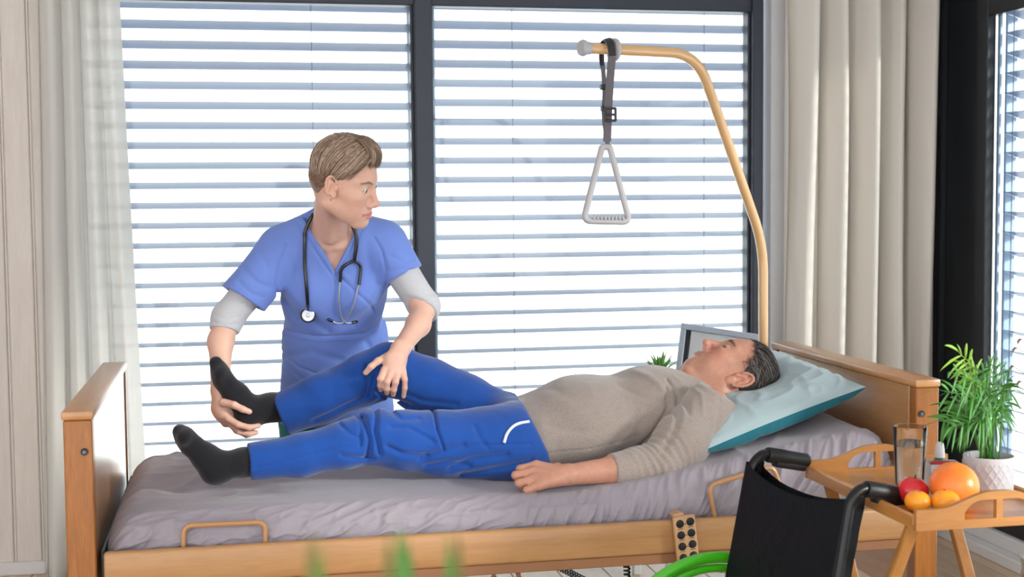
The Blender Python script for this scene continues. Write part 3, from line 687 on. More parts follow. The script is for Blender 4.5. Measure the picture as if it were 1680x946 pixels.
def basis(fwd, up):
    f = V3(fwd); f = f/np.linalg.norm(f); u = V3(up); u = u-f*(u @ f); u /= np.linalg.norm(u); l = np.cross(u, f)
    return np.stack([f, l, u], 1)           # columns: forward, left, up
def seg_dist(P, pts):
    "distance from points to a polyline, and the position along it"
    best = np.full(len(P), 9.0); P = np.asarray(P, float)
    for a, b in zip(pts[:-1], pts[1:]):
        a, b = V3(a), V3(b); ba = b-a; q = P-a; h = np.clip((q @ ba)/(ba @ ba), 0, 1); q = q-h[:, None]*ba; best = np.minimum(best, np.einsum('ij,ij->i', q, q))
    return np.sqrt(best)

def add_head(S, o, R, sc, g):
    "a head in its own frame (x forward, y left, z up, origin between the ears); g gives the individual measures"
    S.set_frame(o, R, sc); m = g.get('masc', 0.0)
    cb_ = g.get('back', 0.0); S.ell((-0.004+cb_, 0, 0.045), (0.096-cb_, 0.075, 0.080), 0.02)
    S.ell((-0.032+cb_, 0, 0.008), (0.060, 0.062, 0.055), 0.03)
    S.ell((0.034, 0, -0.012), (0.058, 0.056+0.004*m, 0.078), 0.03)
    for y in (1, -1):
        S.cone((0.000, y*(0.050+0.005*m), -0.042), (0.070, y*(0.012+0.006*m), -0.082), 0.017+0.003*m, 0.015, 0.028)
        S.ell((0.060, y*0.042, -0.004), (0.026, 0.021, 0.018), 0.02)
        S.ell((0.056, y*0.033, -0.040), (0.027, 0.022+0.004*m, 0.030), 0.025)
        S.cone((0.084, y*0.008, 0.037), (0.068, y*0.046, 0.036), 0.0085+0.002*m, 0.007, 0.014)
    S.ell((0.079, 0, -0.083-0.004*m), (0.016, 0.019+0.004*m, 0.014+0.003*m), 0.016)
    S.ell((0.074, 0, -0.054), (0.026, 0.029, 0.026), 0.018)
    for y in (1, -1):
        S.ell((0.098, y*0.031, 0.0185), (0.016, 0.017, 0.0115), 0.012, 's')
        S.ell((0.0765, y*0.031, 0.0175), (0.0145, 0.0150, 0.0138), 0.004)
        if g.get('closed'):
            S.chain([(0.0885, y*0.019, 0.0135), (0.0925, y*0.031, 0.0115), (0.0865, y*0.044, 0.0130)], (0.0014, 0.0019, 0.0014), 0.002, 's')
            S.ell((0.088, y*0.031, 0.0015), (0.008, 0.014, 0.004), 0.006)                    # bag below the eye
        else:
            S.ell((0.0935, y*0.0305, 0.0172), (0.0130, 0.0126, 0.0054), 0.0012, 's')
            S.chain([(0.0895, y*0.0175, 0.0210), (0.0925, y*0.030, 0.0258), (0.0860, y*0.045, 0.0235)], (0.0006, 0.0014, 0.0010), 0.002, 's')
    nl = g.get('nose', 0.0); S.ell((0.086, 0, -0.027), (0.017, 0.020, 0.014), 0.008)
    S.cone((0.0875, 0, 0.024), (0.1115+nl, 0, -0.017), 0.0068+0.001*m, 0.0078+0.0015*m, 0.009)
    S.ell((0.1105+nl, 0, -0.0205), (0.0100+0.001*m, 0.0095+0.002*m, 0.0088+0.001*m), 0.006)
    S.ell((0.094, 0, -0.0255), (0.016, 0.0155+0.002*m, 0.0105), 0.008)
    for y in (1, -1):
        S.ell((0.0985, y*(0.0125+0.002*m), -0.0262), (0.0110, 0.0066, 0.0080), 0.004)
        S.chain([(0.0935, y*(0.0200+0.002*m), -0.018), (0.0905, y*(0.0212+0.002*m), -0.026), (0.0935, y*(0.018+0.002*m), -0.0335)], (0.0006, 0.0009, 0.0006), 0.003, 's')
        S.ell((0.1045+nl*0.6, y*0.0064, -0.0335), (0.0062, 0.0032, 0.0042), 0.0018, 's')
    t = g.get('lips', 1.0)
    for y in (1, -1):
        S.cone((0.1005, y*0.002, -0.0490), (0.0865, y*0.0245, -0.0548), 0.0052*t, 0.0022, 0.004)
        S.cone((0.0990, 0, -0.0605), (0.0865, y*0.0215, -0.0565), 0.0064*t, 0.0022, 0.004)
        S.chain([(0.1055, 0, -0.0547), (0.0985, y*0.013, -0.0545), (0.0885, y*0.0262, -0.0562+g.get('smile', 0)), (0.0865-0.004*m, y*(0.0285+0.003*m), -0.0570+1.3*g.get('smile', 0)-0.002*m)], (0.0017*g.get('mouth', 1), 0.0017*g.get('mouth', 1), 0.0014*g.get('mouth', 1), 0.0004), 0.0018, 's')
    S.ell((0.1015, 0, -0.0715), (0.007, 0.016, 0.0045), 0.008, 's')
    S.cone((0.1055, 0, -0.0375), (0.1050, 0, -0.0455), 0.0022, 0.0022, 0.004, 's')
    for y in (1, -1):
        if g.get('folds'):
            a = g['folds']
            S.chain([(0.094, y*0.022, -0.024), (0.0885, y*0.031, -0.042), (0.0800, y*0.034, -0.060), (0.074, y*0.034, -0.070)], (0.0008*a, 0.0014*a, 0.0012*a, 0.0004*a), 0.0045, 's')
            S.chain([(0.071, y*0.043, -0.050), (0.063, y*0.046, -0.070), (0.045, y*0.048, -0.086)], (0.0004*a, 0.0011*a, 0.0004*a), 0.005, 's')
            S.chain([(0.088, 0, -0.104), (0.060, y*0.036, -0.100), (0.030, y*0.056, -0.078)], (0.0010*a, 0.0016*a, 0.0006*a), 0.006, 's'); S.ell((0.050, y*0.022, -0.108), (0.034, 0.026, 0.016), 0.014)
            for kk in range(3): S.chain([(0.078, y*(0.049), 0.013-0.004*kk), (0.066, y*0.058, 0.016-0.009*kk)], (0.0005, 0.0004), 0.002, 's')
    # ears
    for y in (1, -1):
        Rt = g.get('ear_tilt', 0.25); c, s_ = math.cos(Rt), math.sin(Rt); out = 0.30
        ex = np.array([c, y*0.0, s_]); ez = np.array([-s_, 0, c]); ex = ex*math.cos(out)+np.array([0, -y*math.sin(out), 0]); ey = np.cross(ez, ex); Re = np.stack([ex, ey, ez], 1); ec = V3(-0.010+g.get('ear_x', 0.0), y*0.0765, 0.004+g.get('ear_z', 0.0)); es = g.get('ear', 1.0)
        q = lambda a, b, cc: tuple(ec+Re @ (V3(a, b*y if False else b, cc)*es))
        S.ell(ec, V3(0.0165, 0.0062, 0.0290)*es, 0.006, 'u', Re)
        rim = [q(0.0165*math.cos(w)*1.0-0.001, y*0.0055, 0.029*math.sin(w)+0.001) for w in np.linspace(0.25, 4.1, 10)]
        S.chain(rim, [0.0030*es]*4+[0.0034*es]*6, 0.003)
        S.ell(q(0.000, y*0.0085, -0.004), V3(0.0100, 0.0085, 0.0150)*es, 0.003, 's', Re)
        S.ell(q(-0.001, y*0.0100, 0.014), V3(0.0095, 0.0060, 0.0090)*es, 0.003, 's', Re)
        S.cone(q(-0.0075, y*0.005, -0.010), q(-0.005, y*0.005, 0.010), 0.0024*es, 0.0026*es, 0.003)
        S.ell(q(0.004, y*0.001, -0.0265), V3(0.0085, 0.0045, 0.0090)*es, 0.004, 'u', Re)
        S.ell(q(0.0125, y*0.004, -0.007), V3(0.0045, 0.0040, 0.0060)*es, 0.003, 'u', Re)
    S.set_frame()
def head_paint(V, o, R, sc, g, base):
    "skin pigment per vertex in the head's frame: lips, brows, lash line, cheeks"
    L = ((V-V3(o)) @ R)/sc; col = np.tile(V3(base), (len(V), 1)); near = (np.linalg.norm(L, axis=1) < 0.17)
    def mixin(w, c): col[:] = col*(1-w[:, None])+w[:, None]*V3(c)
    Lm = np.stack([L[:, 0], np.abs(L[:, 1]), L[:, 2]], 1)
    mixin(np.exp(-(np.linalg.norm((Lm-V3(0.072, 0.044, -0.020))/V3(0.03, 0.022, 0.02), axis=1))**2)*g.get('blush', 0.35)*near, g['blush_col'])
    mixin(np.exp(-(np.linalg.norm((Lm-V3(0.112, 0.0, -0.020))/V3(0.014, 0.014, 0.012), axis=1))**2)*g.get('blush', 0.35)*0.8*near, g['blush_col'])
    mixin(np.exp(-(np.linalg.norm((Lm-V3(-0.010, 0.08, 0.004))/V3(0.03, 0.014, 0.035), axis=1))**2)*g.get('blush', 0.35)*0.7*near, g['blush_col'])
    dl = np.minimum(seg_dist(Lm, [(0.1015, 0.002, -0.0495), (0.0875, 0.0235, -0.0545)]), seg_dist(Lm, [(0.100, 0, -0.0600), (0.0875, 0.0205, -0.0565)]))
    mixin((1-smooth01(dl, 0.0052, 0.0075))*g.get('lipw', 0.8)*near*(Lm[:, 0] > 0.083), g['lip_col'])
    db = seg_dist(Lm, [(0.0925, 0.012, 0.0345), (0.0895, 0.028, 0.0400), (0.0750, 0.049, 0.0365)])
    fuzz = 0.0016*pnoise(L[:, 0]*500, L[:, 1]*500, L[:, 2]*900)
    mixin((1-smooth01(db+fuzz, 0.0022, 0.0050))*g.get('broww', 0.8)*near, g['brow_col'])
    if g.get('closed'): de = seg_dist(Lm, [(0.0885, 0.019, 0.0135), (0.0920, 0.031, 0.0115), (0.0865, 0.044, 0.0130)]); ww = 1-smooth01(de, 0.0022, 0.0042)
    else:
        al = [(0.0890, 0.0185, 0.0165), (0.0915, 0.0240, 0.0205), (0.0915, 0.0310, 0.0222), (0.0890, 0.0385, 0.0205), (0.0855, 0.0440, 0.0170)]
        lo_ = [(0.0890, 0.0185, 0.0165), (0.0915, 0.0240, 0.0135), (0.0915, 0.0310, 0.0125), (0.0890, 0.0385, 0.0140), (0.0855, 0.0440, 0.0170)]
        ww = np.maximum((1-smooth01(seg_dist(Lm, al), 0.0010, 0.0026)), 0.5*(1-smooth01(seg_dist(Lm, lo_), 0.0008, 0.0022)))
    mixin(ww*0.85*near, g['lash_col'])
    return col, L
def skin_mesh(name, V, Q, col, mat, parent):
    me = arr_mesh(name, V, Q); paint(me, col); return link_mesh(name, me, mat, parent)
M['skin_f'] = tinted('fair_skin', 0.48, 0.12, 0.35, 0.06, 700, vary=0.05)
M['skin_m'] = tinted('ruddy_skin', 0.45, 0.12, 0.4, 0.12, 500, vary=0.10, vscale=70)
M['eye_ball'] = tinted('eye', 0.08, 0.0, 0.6, vary=0.01)
def eyeball(o, R, sc, side, gaze, iris, parent):
    c = V3(o)+sc*(R @ V3(0.0778, side*0.0307, 0.0172)); r = 0.0124*sc; n = 40
    th = np.linspace(0, PI, n)[:, None]; ph = np.linspace(0, 2*PI, 2*n, endpoint=False)[None, :]
    gz = R @ V3(gaze); B = basis(gz, R[:, 2]); ct = np.cos(th)+0*ph
    d = np.stack([ct, np.sin(th)*np.cos(ph), np.sin(th)*np.sin(ph)], -1)
    k = r*(1+0.05*np.clip((ct-0.86)/0.14, 0, 1)); P = c+(d*k[..., None]) @ B.T
    me = grid_mesh('eye', P, closed_v=True); a = np.degrees(np.arccos(np.clip(ct, -1, 1))).ravel()
    col = np.tile(V3(0.72, 0.68, 0.66), (len(a), 1)); col[a < 29] = np.array(iris)*0.6; col[a < 26] = iris; col[a < 12] = (0.008, 0.008, 0.01); paint(me, col)
    return link_mesh('eye', me, M['eye_ball'], parent)
def locks(S_or_none, o, R, sc, strands, mat, parent, name='hair', n=8):
    "strands: list of (points in head frame, radius, colour); one mesh of flattened tapering locks"
    Vs, Fs, Cs = [], [], []; base = 0; k = 5
    o = V3(o)
    for pts, rad, colr in strands:
        P = np.array(pts, float); m = len(P); W_ = o+sc*(P @ R.T); T = np.gradient(W_, axis=0); T /= np.linalg.norm(T, axis=1)[:, None]+1e-12
        cen = o+sc*(R @ V3(0, 0, 0.03)); Nn = W_-cen; Nn -= T*(Nn*T).sum(1)[:, None]; Nn /= np.linalg.norm(Nn, axis=1)[:, None]+1e-12; Bn_ = np.cross(T, Nn)
        t = np.linspace(0, 1, m); w = rad*sc*np.clip(np.minimum(1, 0.55+t*3)*(1-t**3*0.97), 0.02, 1)
        ang = np.linspace(0, 2*PI, k, endpoint=False)
        ring = W_[:, None]+w[:, None, None]*(np.cos(ang)[None, :, None]*Bn_[:, None]+0.55*np.sin(ang)[None, :, None]*Nn[:, None])
        Vs.append(ring.reshape(-1, 3)); Cs.append(np.tile(np.array(colr), (m*k, 1)))
        i = np.arange(m-1)[:, None]*k; j = np.arange(k)[None, :]; j2 = (j+1) % k
        Fs.append(np.stack([i+j, i+j2, i+k+j2, i+k+j], -1).reshape(-1, 4)+base); base += m*k
    me = arr_mesh(name, np.concatenate(Vs), np.concatenate(Fs)); paint(me, np.concatenate(Cs)); return link_mesh(name, me, mat, parent)
# ------------------------------------------------------------------ the man on the bed
J = lambda x, y, Y: V3(at(x, y, Y))
M['sweater'] = fabric('oatmeal_knit', rgb(140, 127, 120), 0.95, 2200, 0.20, 0.6, 0.12, 14.0, 0.4, 0.006, mottle=rgb(170, 156, 149))
M['track'] = fabric('royal_blue_jersey', rgb(23, 70, 148), 0.85, 1200, 0.10, 0.25, 0.10, 22.0, 0.25, 0.008)
M['sock'] = fabric('black_knit', rgb(26, 25, 31), 0.9, 1100, 0.06, 0.4, 0.10, 12.0, 0.3, 0.006)
M['piping'] = plain('pale_grey_piping', rgb(214, 216, 222), 0.6)
man = empty('person', (0.75, 3.75, 0.70)); tag(man, 'man in oatmeal sweater and blue trousers lying on the bed, eyes closed', 'person')
MH_O, MH_S = V3(1.4077, 3.76, 0.9206), 1.069
MH_R = basis((-0.383, 0.172, 0.908), (0.92, -0.014, 0.391))
GM = dict(mouth=1.5, masc=1.0, closed=True, nose=0.004, lips=0.75, folds=1.5, ear=1.15, blush=0.5, blush_col=(0.60, 0.20, 0.14), lip_col=(0.48, 0.19, 0.16), lipw=0.45, brow_col=(0.10, 0.075, 0.06), lash_col=(0.12, 0.06, 0.05), ear_tilt=0.3)
B = Shape(); add_head(B, MH_O, MH_R, MH_S, GM)
B.set_frame(MH_O, MH_R, MH_S); B.cone((-0.018, 0, -0.02), (-0.030, 0, -0.135), 0.056, 0.062, 0.030); B.cone((0.035, 0, -0.062), (0.000, 0, -0.125), 0.034, 0.045, 0.035); B.set_frame()
WF = (0, 1, 0)
B.cone(J(1140, 675, 3.77), J(960, 705, 3.77), 0.100, 0.100, 0.05, flat=(WF, 1.55)); B.cone(J(960, 705, 3.77), J(850, 722, 3.76), 0.100, 0.095, 0.05, flat=(WF, 1.5))
B.cone(J(1166, 664, 3.56), J(1090, 757, 3.475), 0.050, 0.044, 0.03); B.cone(J(1090, 757, 3.475), J(1010, 770, 3.455), 0.041, 0.039, 0.015)
B.cone(J(1010, 770, 3.455), J(938, 778, 3.44), 0.037, 0.0285, 0.015, flat=((0, 1, 0.2), 0.92))
# left hand, loosely closed, back of the hand up
hand = [((880, 763, 3.462), (853, 769, 3.458), (856, 786, 3.47), 0.0108), ((874, 774, 3.440), (846, 779, 3.432), (856, 796, 3.450), 0.0112), ((876, 786, 3.418), (851, 792, 3.408), (864, 805, 3.43), 0.0108), ((884, 796, 3.402), (864, 803, 3.392), (878, 809, 3.415), 0.0096)]
for kn, pip, tip, rr in hand:
    B.cone(J(930, 778, 3.44), J(*kn), 0.021, 0.0135, 0.014); B.cone(J(*kn), J(*pip), rr*1.14, rr, 0.006); B.cone(J(*pip), J(*tip), rr, rr*0.86, 0.003)
B.ell(J(904, 785, 3.44), (0.040, 0.035, 0.018), 0.015)
B.chain([J(915, 768, 3.475), J(886, 772, 3.492), J(868, 783, 3.49)], (0.016, 0.0125, 0.010), 0.010)
V, Q = B.mesh('body', 0.0021); MB_ = (0.53, 0.265, 0.185); col, Lh = head_paint(V, MH_O, MH_R, MH_S, GM, MB_)
hd = np.linalg.norm(V-J(868, 788, 3.43), axis=1); wgt = 0.35*np.clip(1-hd/0.06, 0, 1)[:, None]; col = col*(1-wgt)+wgt*V3(0.58, 0.24, 0.17)
jl = (np.abs(Lh[:, 1]) < 0.07) & (Lh[:, 0] > 0.03) & (Lh[:, 2] < -0.035); sh = 0.12*(jl*(0.5+0.5*pnoise(V[:, 0]*900, V[:, 1]*900, V[:, 2]*900)))[:, None]; col = col*(1-sh)+sh*V3(0.32, 0.24, 0.22)
man_body = skin_mesh('body', V, Q, col, M['skin_m'], man)
ARM_R, ARM_L = (0, 0, 0), (0, 0, 0)

# sweater
K = Shape()
K.cone(J(1165, 672, 3.77), J(1075, 681, 3.77), 0.112, 0.125, 0.05, flat=(WF, 1.50)); K.cone(J(1075, 681, 3.77), J(955, 700, 3.77), 0.125, 0.126, 0.06, flat=(WF, 1.50)); K.cone(J(955, 700, 3.77), J(850, 718, 3.76), 0.126, 0.112, 0.06, flat=(WF, 1.55))
K.ell(J(955, 693, 3.76), (0.15, 0.17, 0.116), 0.06); K.ell(J(1062, 676, 3.76), (0.11, 0.16, 0.112), 0.06)
K.ell(J(1168, 668, 3.98), (0.07, 0.06, 0.07), 0.05); K.cone(J(1168, 668, 3.98), J(1080, 740, 4.05), 0.065, 0.055, 0.03)
sl = Shape(); sl.cone(J(1164, 668, 3.57), J(1118, 724, 3.50), 0.074, 0.074, 0.02); sl.cone(J(1118, 724, 3.50), J(1086, 757, 3.475), 0.074, 0.060, 0.025); sl.cone(J(1086, 757, 3.475), J(985, 775, 3.45), 0.058, 0.0435, 0.02)
fa = J(938, 778, 3.44)-J(1086, 757, 3.475); fa /= np.linalg.norm(fa)
sl.plane(J(1003, 771, 3.454), fa, 0.004); sl.cone(J(1006, 771, 3.454), J(940, 778, 3.44), 0.0365, 0.034, 0.004, 's')
# rings of folds round the elbow
el0 = J(1080, 758, 3.47); ua = J(1164, 668, 3.57)-J(1118, 724, 3.50); ua /= np.linalg.norm(ua)
def elbow(P, d):
    q = P-el0; t = q @ ((-fa+ua)/np.linalg.norm(-fa+ua)); w_ = np.exp(-((np.linalg.norm(q, axis=1))/0.075)**2)
    return d+0.0042*w_*np.sin(t*330+14*(q @ V3(0, 1, 0))+3*pnoise(P[:, 0]*18, P[:, 1]*18, P[:, 2]*18))
sl.mod(elbow, el0, 0.12)
K.group(sl, 0.018)
K.plane(J(840, 652, 3.70), at(892, 757, 3.58)-at(840, 652, 3.70), 0.004) if False else None
hp, hq = J(838, 652, 3.72), J(893, 760, 3.60); hd_ = hq-hp; hn = np.cross(hd_, V3(0.10, 1, 0)); hn = hn*np.sign(-hn[0]); K.plane(hp, hn, 0.005)
B2 = MH_R; K.plane(J(1126, 607, 3.76), (0.52, -0.10, 0.85), 0.008)
K.set_frame(MH_O, MH_R, MH_S); K.cone((-0.018, 0, -0.05), (-0.030, 0, -0.16), 0.0605, 0.066, 0.006, 's'); K.set_frame()
for pts, wd, dp in (([(893, 742), (960, 733), (1046, 712)], 0.0022, 0.0022), ([(1097, 640), (1092, 668), (1068, 708), (1046, 735)], 0.007, 0.007), ([(1104, 628), (1112, 650), (1106, 668)], 0.006, 0.005),
                    ([(1120, 622), (1135, 640), (1128, 668)], 0.006, -0.003), ([(1040, 604), (1078, 622), (1092, 640)], 0.010, -0.004), ([(1028, 640), (1060, 655), (1088, 655)], 0.008, 0.002),
                    ([(905, 640), (950, 660), (1010, 668)], 0.012, 0.0022), ([(1010, 725), (1036, 700), (1050, 676)], 0.010, -0.003), ([(900, 700), (950, 706), (1000, 700)], 0.010, 0.0018),
                    ([(1010, 760), (1045, 745), (1066, 722)], 0.006, 0.004), ([(1190, 660), (1168, 700), (1146, 738)], 0.007, 0.004), ([(1160, 650), (1150, 690), (1128, 730)], 0.008, 0.0025)): K.crease(pts, wd, dp*1.4, 3.60)
K.mod(lambda P, d: d+0.0022*pnoise(P[:, 0]*11+P[:, 2]*8, P[:, 1]*9, P[:, 2]*14)+0.0011*pnoise(P[:, 0]*30, P[:, 1]*26, P[:, 2]*34))
V, Q = K.mesh('sweater', 0.0036); sw = link_mesh('sweater', arr_mesh('sweater', V, Q), M['sweater'], man)

# trousers
T = Shape()
T.cone(J(900, 712, 3.76), J(845, 715, 3.76), 0.112, 0.112, 0.05, flat=(WF, 1.55))
leg = Shape()                                                       # near leg, lying
leg.chain([J(835, 728, 3.65), J(725, 727, 3.63), J(660, 722, 3.615), J(618, 716, 3.61), J(565, 729, 3.60), J(495, 746, 3.59), J(385, 760, 3.58)], (0.112, 0.088, 0.080, 0.074, 0.062, 0.055, 0.047), 0.02)
ca = J(385, 760, 3.58)-J(495, 746, 3.59); ca /= np.linalg.norm(ca); leg.plane(J(409, 757, 3.58), ca, 0.004); leg.cone(J(418, 756, 3.58), J(385, 760, 3.58), 0.0375, 0.0375, 0.003, 's')
far = Shape()                                                       # far leg, lifted
far.chain([J(835, 706, 3.85), J(760, 664, 3.89), J(700, 634, 3.92), J(640, 606, 3.94), J(600, 621, 3.95), J(530, 652, 3.96), J(440, 688, 3.975)], (0.100, 0.090, 0.084, 0.076, 0.073, 0.070, 0.062), 0.02)
cb = J(440, 688, 3.975)-J(530, 652, 3.96); cb /= np.linalg.norm(cb); far.plane(J(461, 678, 3.97), cb, 0.004); far.cone(J(470, 675, 3.97), J(440, 688, 3.975), 0.052, 0.052, 0.003, 's')
T.group(leg, 0.035); T.group(far, 0.035)
# flat underside where it rests on the mattress
T.mod(lambda P, d: smax(d, ztop(P[:, 0])-0.012-P[:, 2], 0.012))
for pts, wd, dp in (([(598, 690), (606, 720), (603, 748)], 0.007, 0.010), ([(620, 676), (614, 705), (622, 742)], 0.007, 0.008), ([(588, 678), (592, 700), (590, 730)], 0.005, 0.005), ([(640, 700), (672, 702), (712, 724)], 0.006, 0.005),
                    ([(634, 730), (660, 742), (700, 745)], 0.006, 0.006), ([(717, 676), (717, 705), (728, 738)], 0.0035, 0.007), ([(690, 752), (720, 740), (760, 730)], 0.008, 0.006), ([(740, 768), (775, 752), (830, 745)], 0.009, 0.007),
                    ([(760, 782), (810, 770), (870, 756)], 0.009, 0.006), ([(728, 730), (790, 729), (872, 727)], 0.0025, 0.003), ([(420, 766), (500, 745), (580, 728)], 0.0025, 0.0022), ([(700, 765), (735, 756), (770, 764)], 0.008, 0.005),
                    ([(560, 700), (575, 712), (588, 716)], 0.005, 0.004), ([(560, 745), (590, 752), (612, 750)], 0.006, 0.005), ([(780, 700), (788, 720), (800, 735)], 0.006, 0.003), ([(640, 676), (660, 690), (690, 690)], 0.006, 0.004)): T.crease(pts, wd, dp*1.5, 3.55)
for pts, wd, dp in (([(600, 600), (602, 625), (598, 648)], 0.006, 0.008), ([(612, 615), (608, 635), (605, 650)], 0.005, 0.007), ([(515, 690), (545, 676), (592, 652)], 0.006, 0.006),
                    ([(660, 640), (690, 652), (740, 655)], 0.007, 0.004), ([(655, 656), (690, 668), (730, 668)], 0.006, 0.004), ([(615, 640), (640, 655), (670, 662)], 0.006, 0.006)): T.crease(pts, wd, dp*1.4, 3.90)
T.mod(lambda P, d: d+0.0030*pnoise(P[:, 0]*10, P[:, 1]*12, P[:, 2]*15+1.3)+0.0012*pnoise(P[:, 0]*28, P[:, 1]*28, P[:, 2]*34))
hn2 = -hn; T.plane(hp+V3(0.025, 0, 0), hn2, 0.01)
V, Q = T.mesh('trousers', 0.0038); link_mesh('trousers', arr_mesh('trousers', V, Q), M['track'], man)
MB().tube(spline([T.hit(x, y, 0.001) for x, y in ((827, 726), (832, 711), (841, 700), (852, 694), (868, 691))], 5), 0.0042, 8).build('piping', M['piping'], man)
# socks
K1 = Shape(); K1.chain([J(294, 707, 3.575), J(313, 729, 3.575), J(338, 750, 3.578), J(362, 766, 3.58)], (0.0175, 0.0275, 0.036, 0.038), 0.012); K1.ell(J(352, 776, 3.58), (0.036, 0.034, 0.030), 0.02); K1.chain([J(362, 766, 3.58), J(400, 758, 3.58), J(428, 755, 3.58)], (0.036, 0.036, 0.037), 0.02)
K1.ell(J(303, 716, 3.565), (0.024, 0.040, 0.026), 0.015); K1.mod(lambda P, d: d+0.0012*pnoise(P[:, 0]*30, P[:, 1]*20, P[:, 2]*30))
V, Q = K1.mesh('sock', 0.003); link_mesh('sock', arr_mesh('sock', V, Q), M['sock'], man)
K2 = Shape(); K2.chain([J(354, 594, 3.975), J(366, 622, 3.975), J(388, 650, 3.975), J(408, 676, 3.975)], (0.018, 0.029, 0.039, 0.042), 0.012); K2.ell(J(405, 690, 3.975), (0.034, 0.034, 0.030), 0.02); K2.chain([J(410, 674, 3.975), J(446, 668, 3.972), J(480, 668, 3.968)], (0.042, 0.040, 0.042), 0.02)
K2.ell(J(362, 612, 3.97), (0.022, 0.041, 0.030), 0.015); K2.mod(lambda P, d: d+0.0012*pnoise(P[:, 0]*30, P[:, 1]*20, P[:, 2]*30))
V, Q = K2.mesh('sock', 0.003); link_mesh('sock', arr_mesh('sock', V, Q), M['sock'], man)
# hair: short, dark, greying, brushed back
M['hair_m'] = tinted('grey_brown_hair', 0.45, 0, 0.4, vary=0.3, vscale=300)
rs = np.random.RandomState(11); st = []
HLZ, HLX = [0.0, 0.03, 0.045, 0.07, 0.10, 0.125], [0.012, 0.026, 0.032, 0.044, 0.066, 0.080]
Ec, Er = V3(-0.004, 0, 0.045), V3(0.097, 0.076, 0.081)
def on_skull(d, lift=0.0): d = d/np.linalg.norm(d); return Ec+Er*d*(1+lift)
cap = Shape(); cap.set_frame(MH_O, MH_R, MH_S); cap.ell(Ec-V3(0.004, 0, 0), Er+0.004, 0.01); cap.ell((-0.032, 0, 0.008), (0.062, 0.064, 0.055), 0.03)
cap.plane((0.0, 0, -0.022), (0.25, 0, -1)); cap.set_frame()
def face_cut(P, d):
    L = ((P-MH_O) @ MH_R)/MH_S; yy = np.abs(L[:, 1]); line = np.interp(L[:, 2], HLZ, HLX)-0.010-0.22*np.clip(yy-0.05, 0, 1); return smax(d, (L[:, 0]-line)*MH_S, 0.006)
cap.mod(face_cut); cap.mod(lambda P, d: d+0.002*pnoise(P[:, 0]*120, P[:, 1]*120, P[:, 2]*120))
V, Q = largest(*cap.mesh('hair', 0.0024)); me = arr_mesh('hair', V, Q); paint(me, np.tile(V3(0.045, 0.036, 0.032), (len(V), 1))); mh = link_mesh('hair', me, M['hair_m'], man)
tries = 0
while len(st) < 4600 and tries < 26000:
    tries += 1; d = rs.normal(size=3); d /= np.linalg.norm(d); p = on_skull(d)
    yy = abs(p[1]); line = float(np.interp(p[2], HLZ, HLX))+0.006*rs.normal()-0.22*max(yy-0.05, 0)
    if p[0] > line or p[2] < -0.02+0.1*max(0, p[0]): continue
    if p[2] < 0.0 and p[0] > -0.02: continue
    if p[2] < 0.044 and -0.045 < p[0] < 0.030 and abs(p[1]) > 0.05: continue
    flow = V3(-0.75, 0.25*np.sign(p[1])*(p[2] < 0.07), 0.10 if p[0] > 0 else -0.55)+rs.normal(size=3)*0.32
    flow[0] = -abs(flow[0])-0.15; flow = flow-d*(flow @ d); flow /= np.linalg.norm(flow); ln = 0.024+0.020*rs.rand()+0.014*(p[2] > 0.08); lift = 0.12+0.30*rs.rand()*(1.6 if p[2] > 0.07 else 0.8)
    pts = []
    for t in np.linspace(0, 1, 6): q = d+flow*t*ln/0.085; pts.append(on_skull(q, 0.035+0.05*(p[2] < 0.03)+lift*(t-0.55*t*t)*0.9*0.5))
    g = rs.rand(); cl = V3(0.03, 0.024, 0.021)*(0.6+0.8*rs.rand()) if g < 0.66 else V3(0.20, 0.18, 0.17)*(0.5+0.9*rs.rand())
    st.append((pts, 0.0006+0.0005*rs.rand(), cl))
locks(None, MH_O, MH_R, MH_S, st, M['hair_m'], mh, 'hair_strands')
# eyebrows as short hairs
st = []
for i in range(80):
    t = rs.rand(); s_ = 1 if rs.rand() < 0.7 else -1; A0, A1, A2 = V3(0.0945, 0.012, 0.0345), V3(0.0915, 0.028, 0.0395), V3(0.0765, 0.049, 0.0365)
    p = (A0*(1-2*t)+A1*2*t) if t < 0.5 else (A1*(2-2*t)+A2*(2*t-1)); p = p+rs.normal(size=3)*V3(0.0004, 0.0006, 0.0018); dr = V3(0.0015, 0.006, 0.0035)+rs.normal(size=3)*0.0015
    pts = [(p+dr*q+V3(0.0015, 0, 0)*q)*V3(1, s_, 1) for q in np.linspace(0, 1, 4)]; st.append((pts, 0.00035, V3(0.11, 0.09, 0.08)*(0.6+0.8*rs.rand())))
locks(None, MH_O, MH_R, MH_S, st, M['hair_m'], man, 'eyebrows')
# ------------------------------------------------------------------ the nurse behind the bed
M['scrub'] = fabric('cornflower_scrub_cotton', rgb(108, 134, 208), 0.8, 1500, 0.03, 0.08, 0.16, 9.0, 0.2, 0.015)
M['scrub_teal'] = fabric('teal_scrub_cotton', rgb(18, 128, 132), 0.8, 1500, 0.03, 0.08, 0.2, 12.0, 0.2, 0.012)
M['under'] = fabric('grey_marl_jersey', rgb(186, 186, 192), 0.9, 1000, 0.06, 0.3, 0.1, 20.0, 0.3, 0.006)
nurse = empty('person', (0.30, 4.42, 0.0)); tag(nurse, 'short-haired nurse in blue scrubs standing behind the bed, lifting a foot', 'person')
NH_O, NH_S = V3(0.2850, 3.86, 1.4942), 1.04
NH_R = basis((0.850, -0.430, -0.303), (0.178, -0.310, 0.934))
GN = dict(smile=0.0036, lips=1.0, blush=0.38, blush_col=(0.74, 0.32, 0.26), lip_col=(0.55, 0.17, 0.16), brow_col=(0.17, 0.10, 0.07), broww=0.85, lash_col=(0.07, 0.04, 0.035), ear=0.95, ear_tilt=0.2, ear_x=0.018, ear_z=0.010, back=0.008)
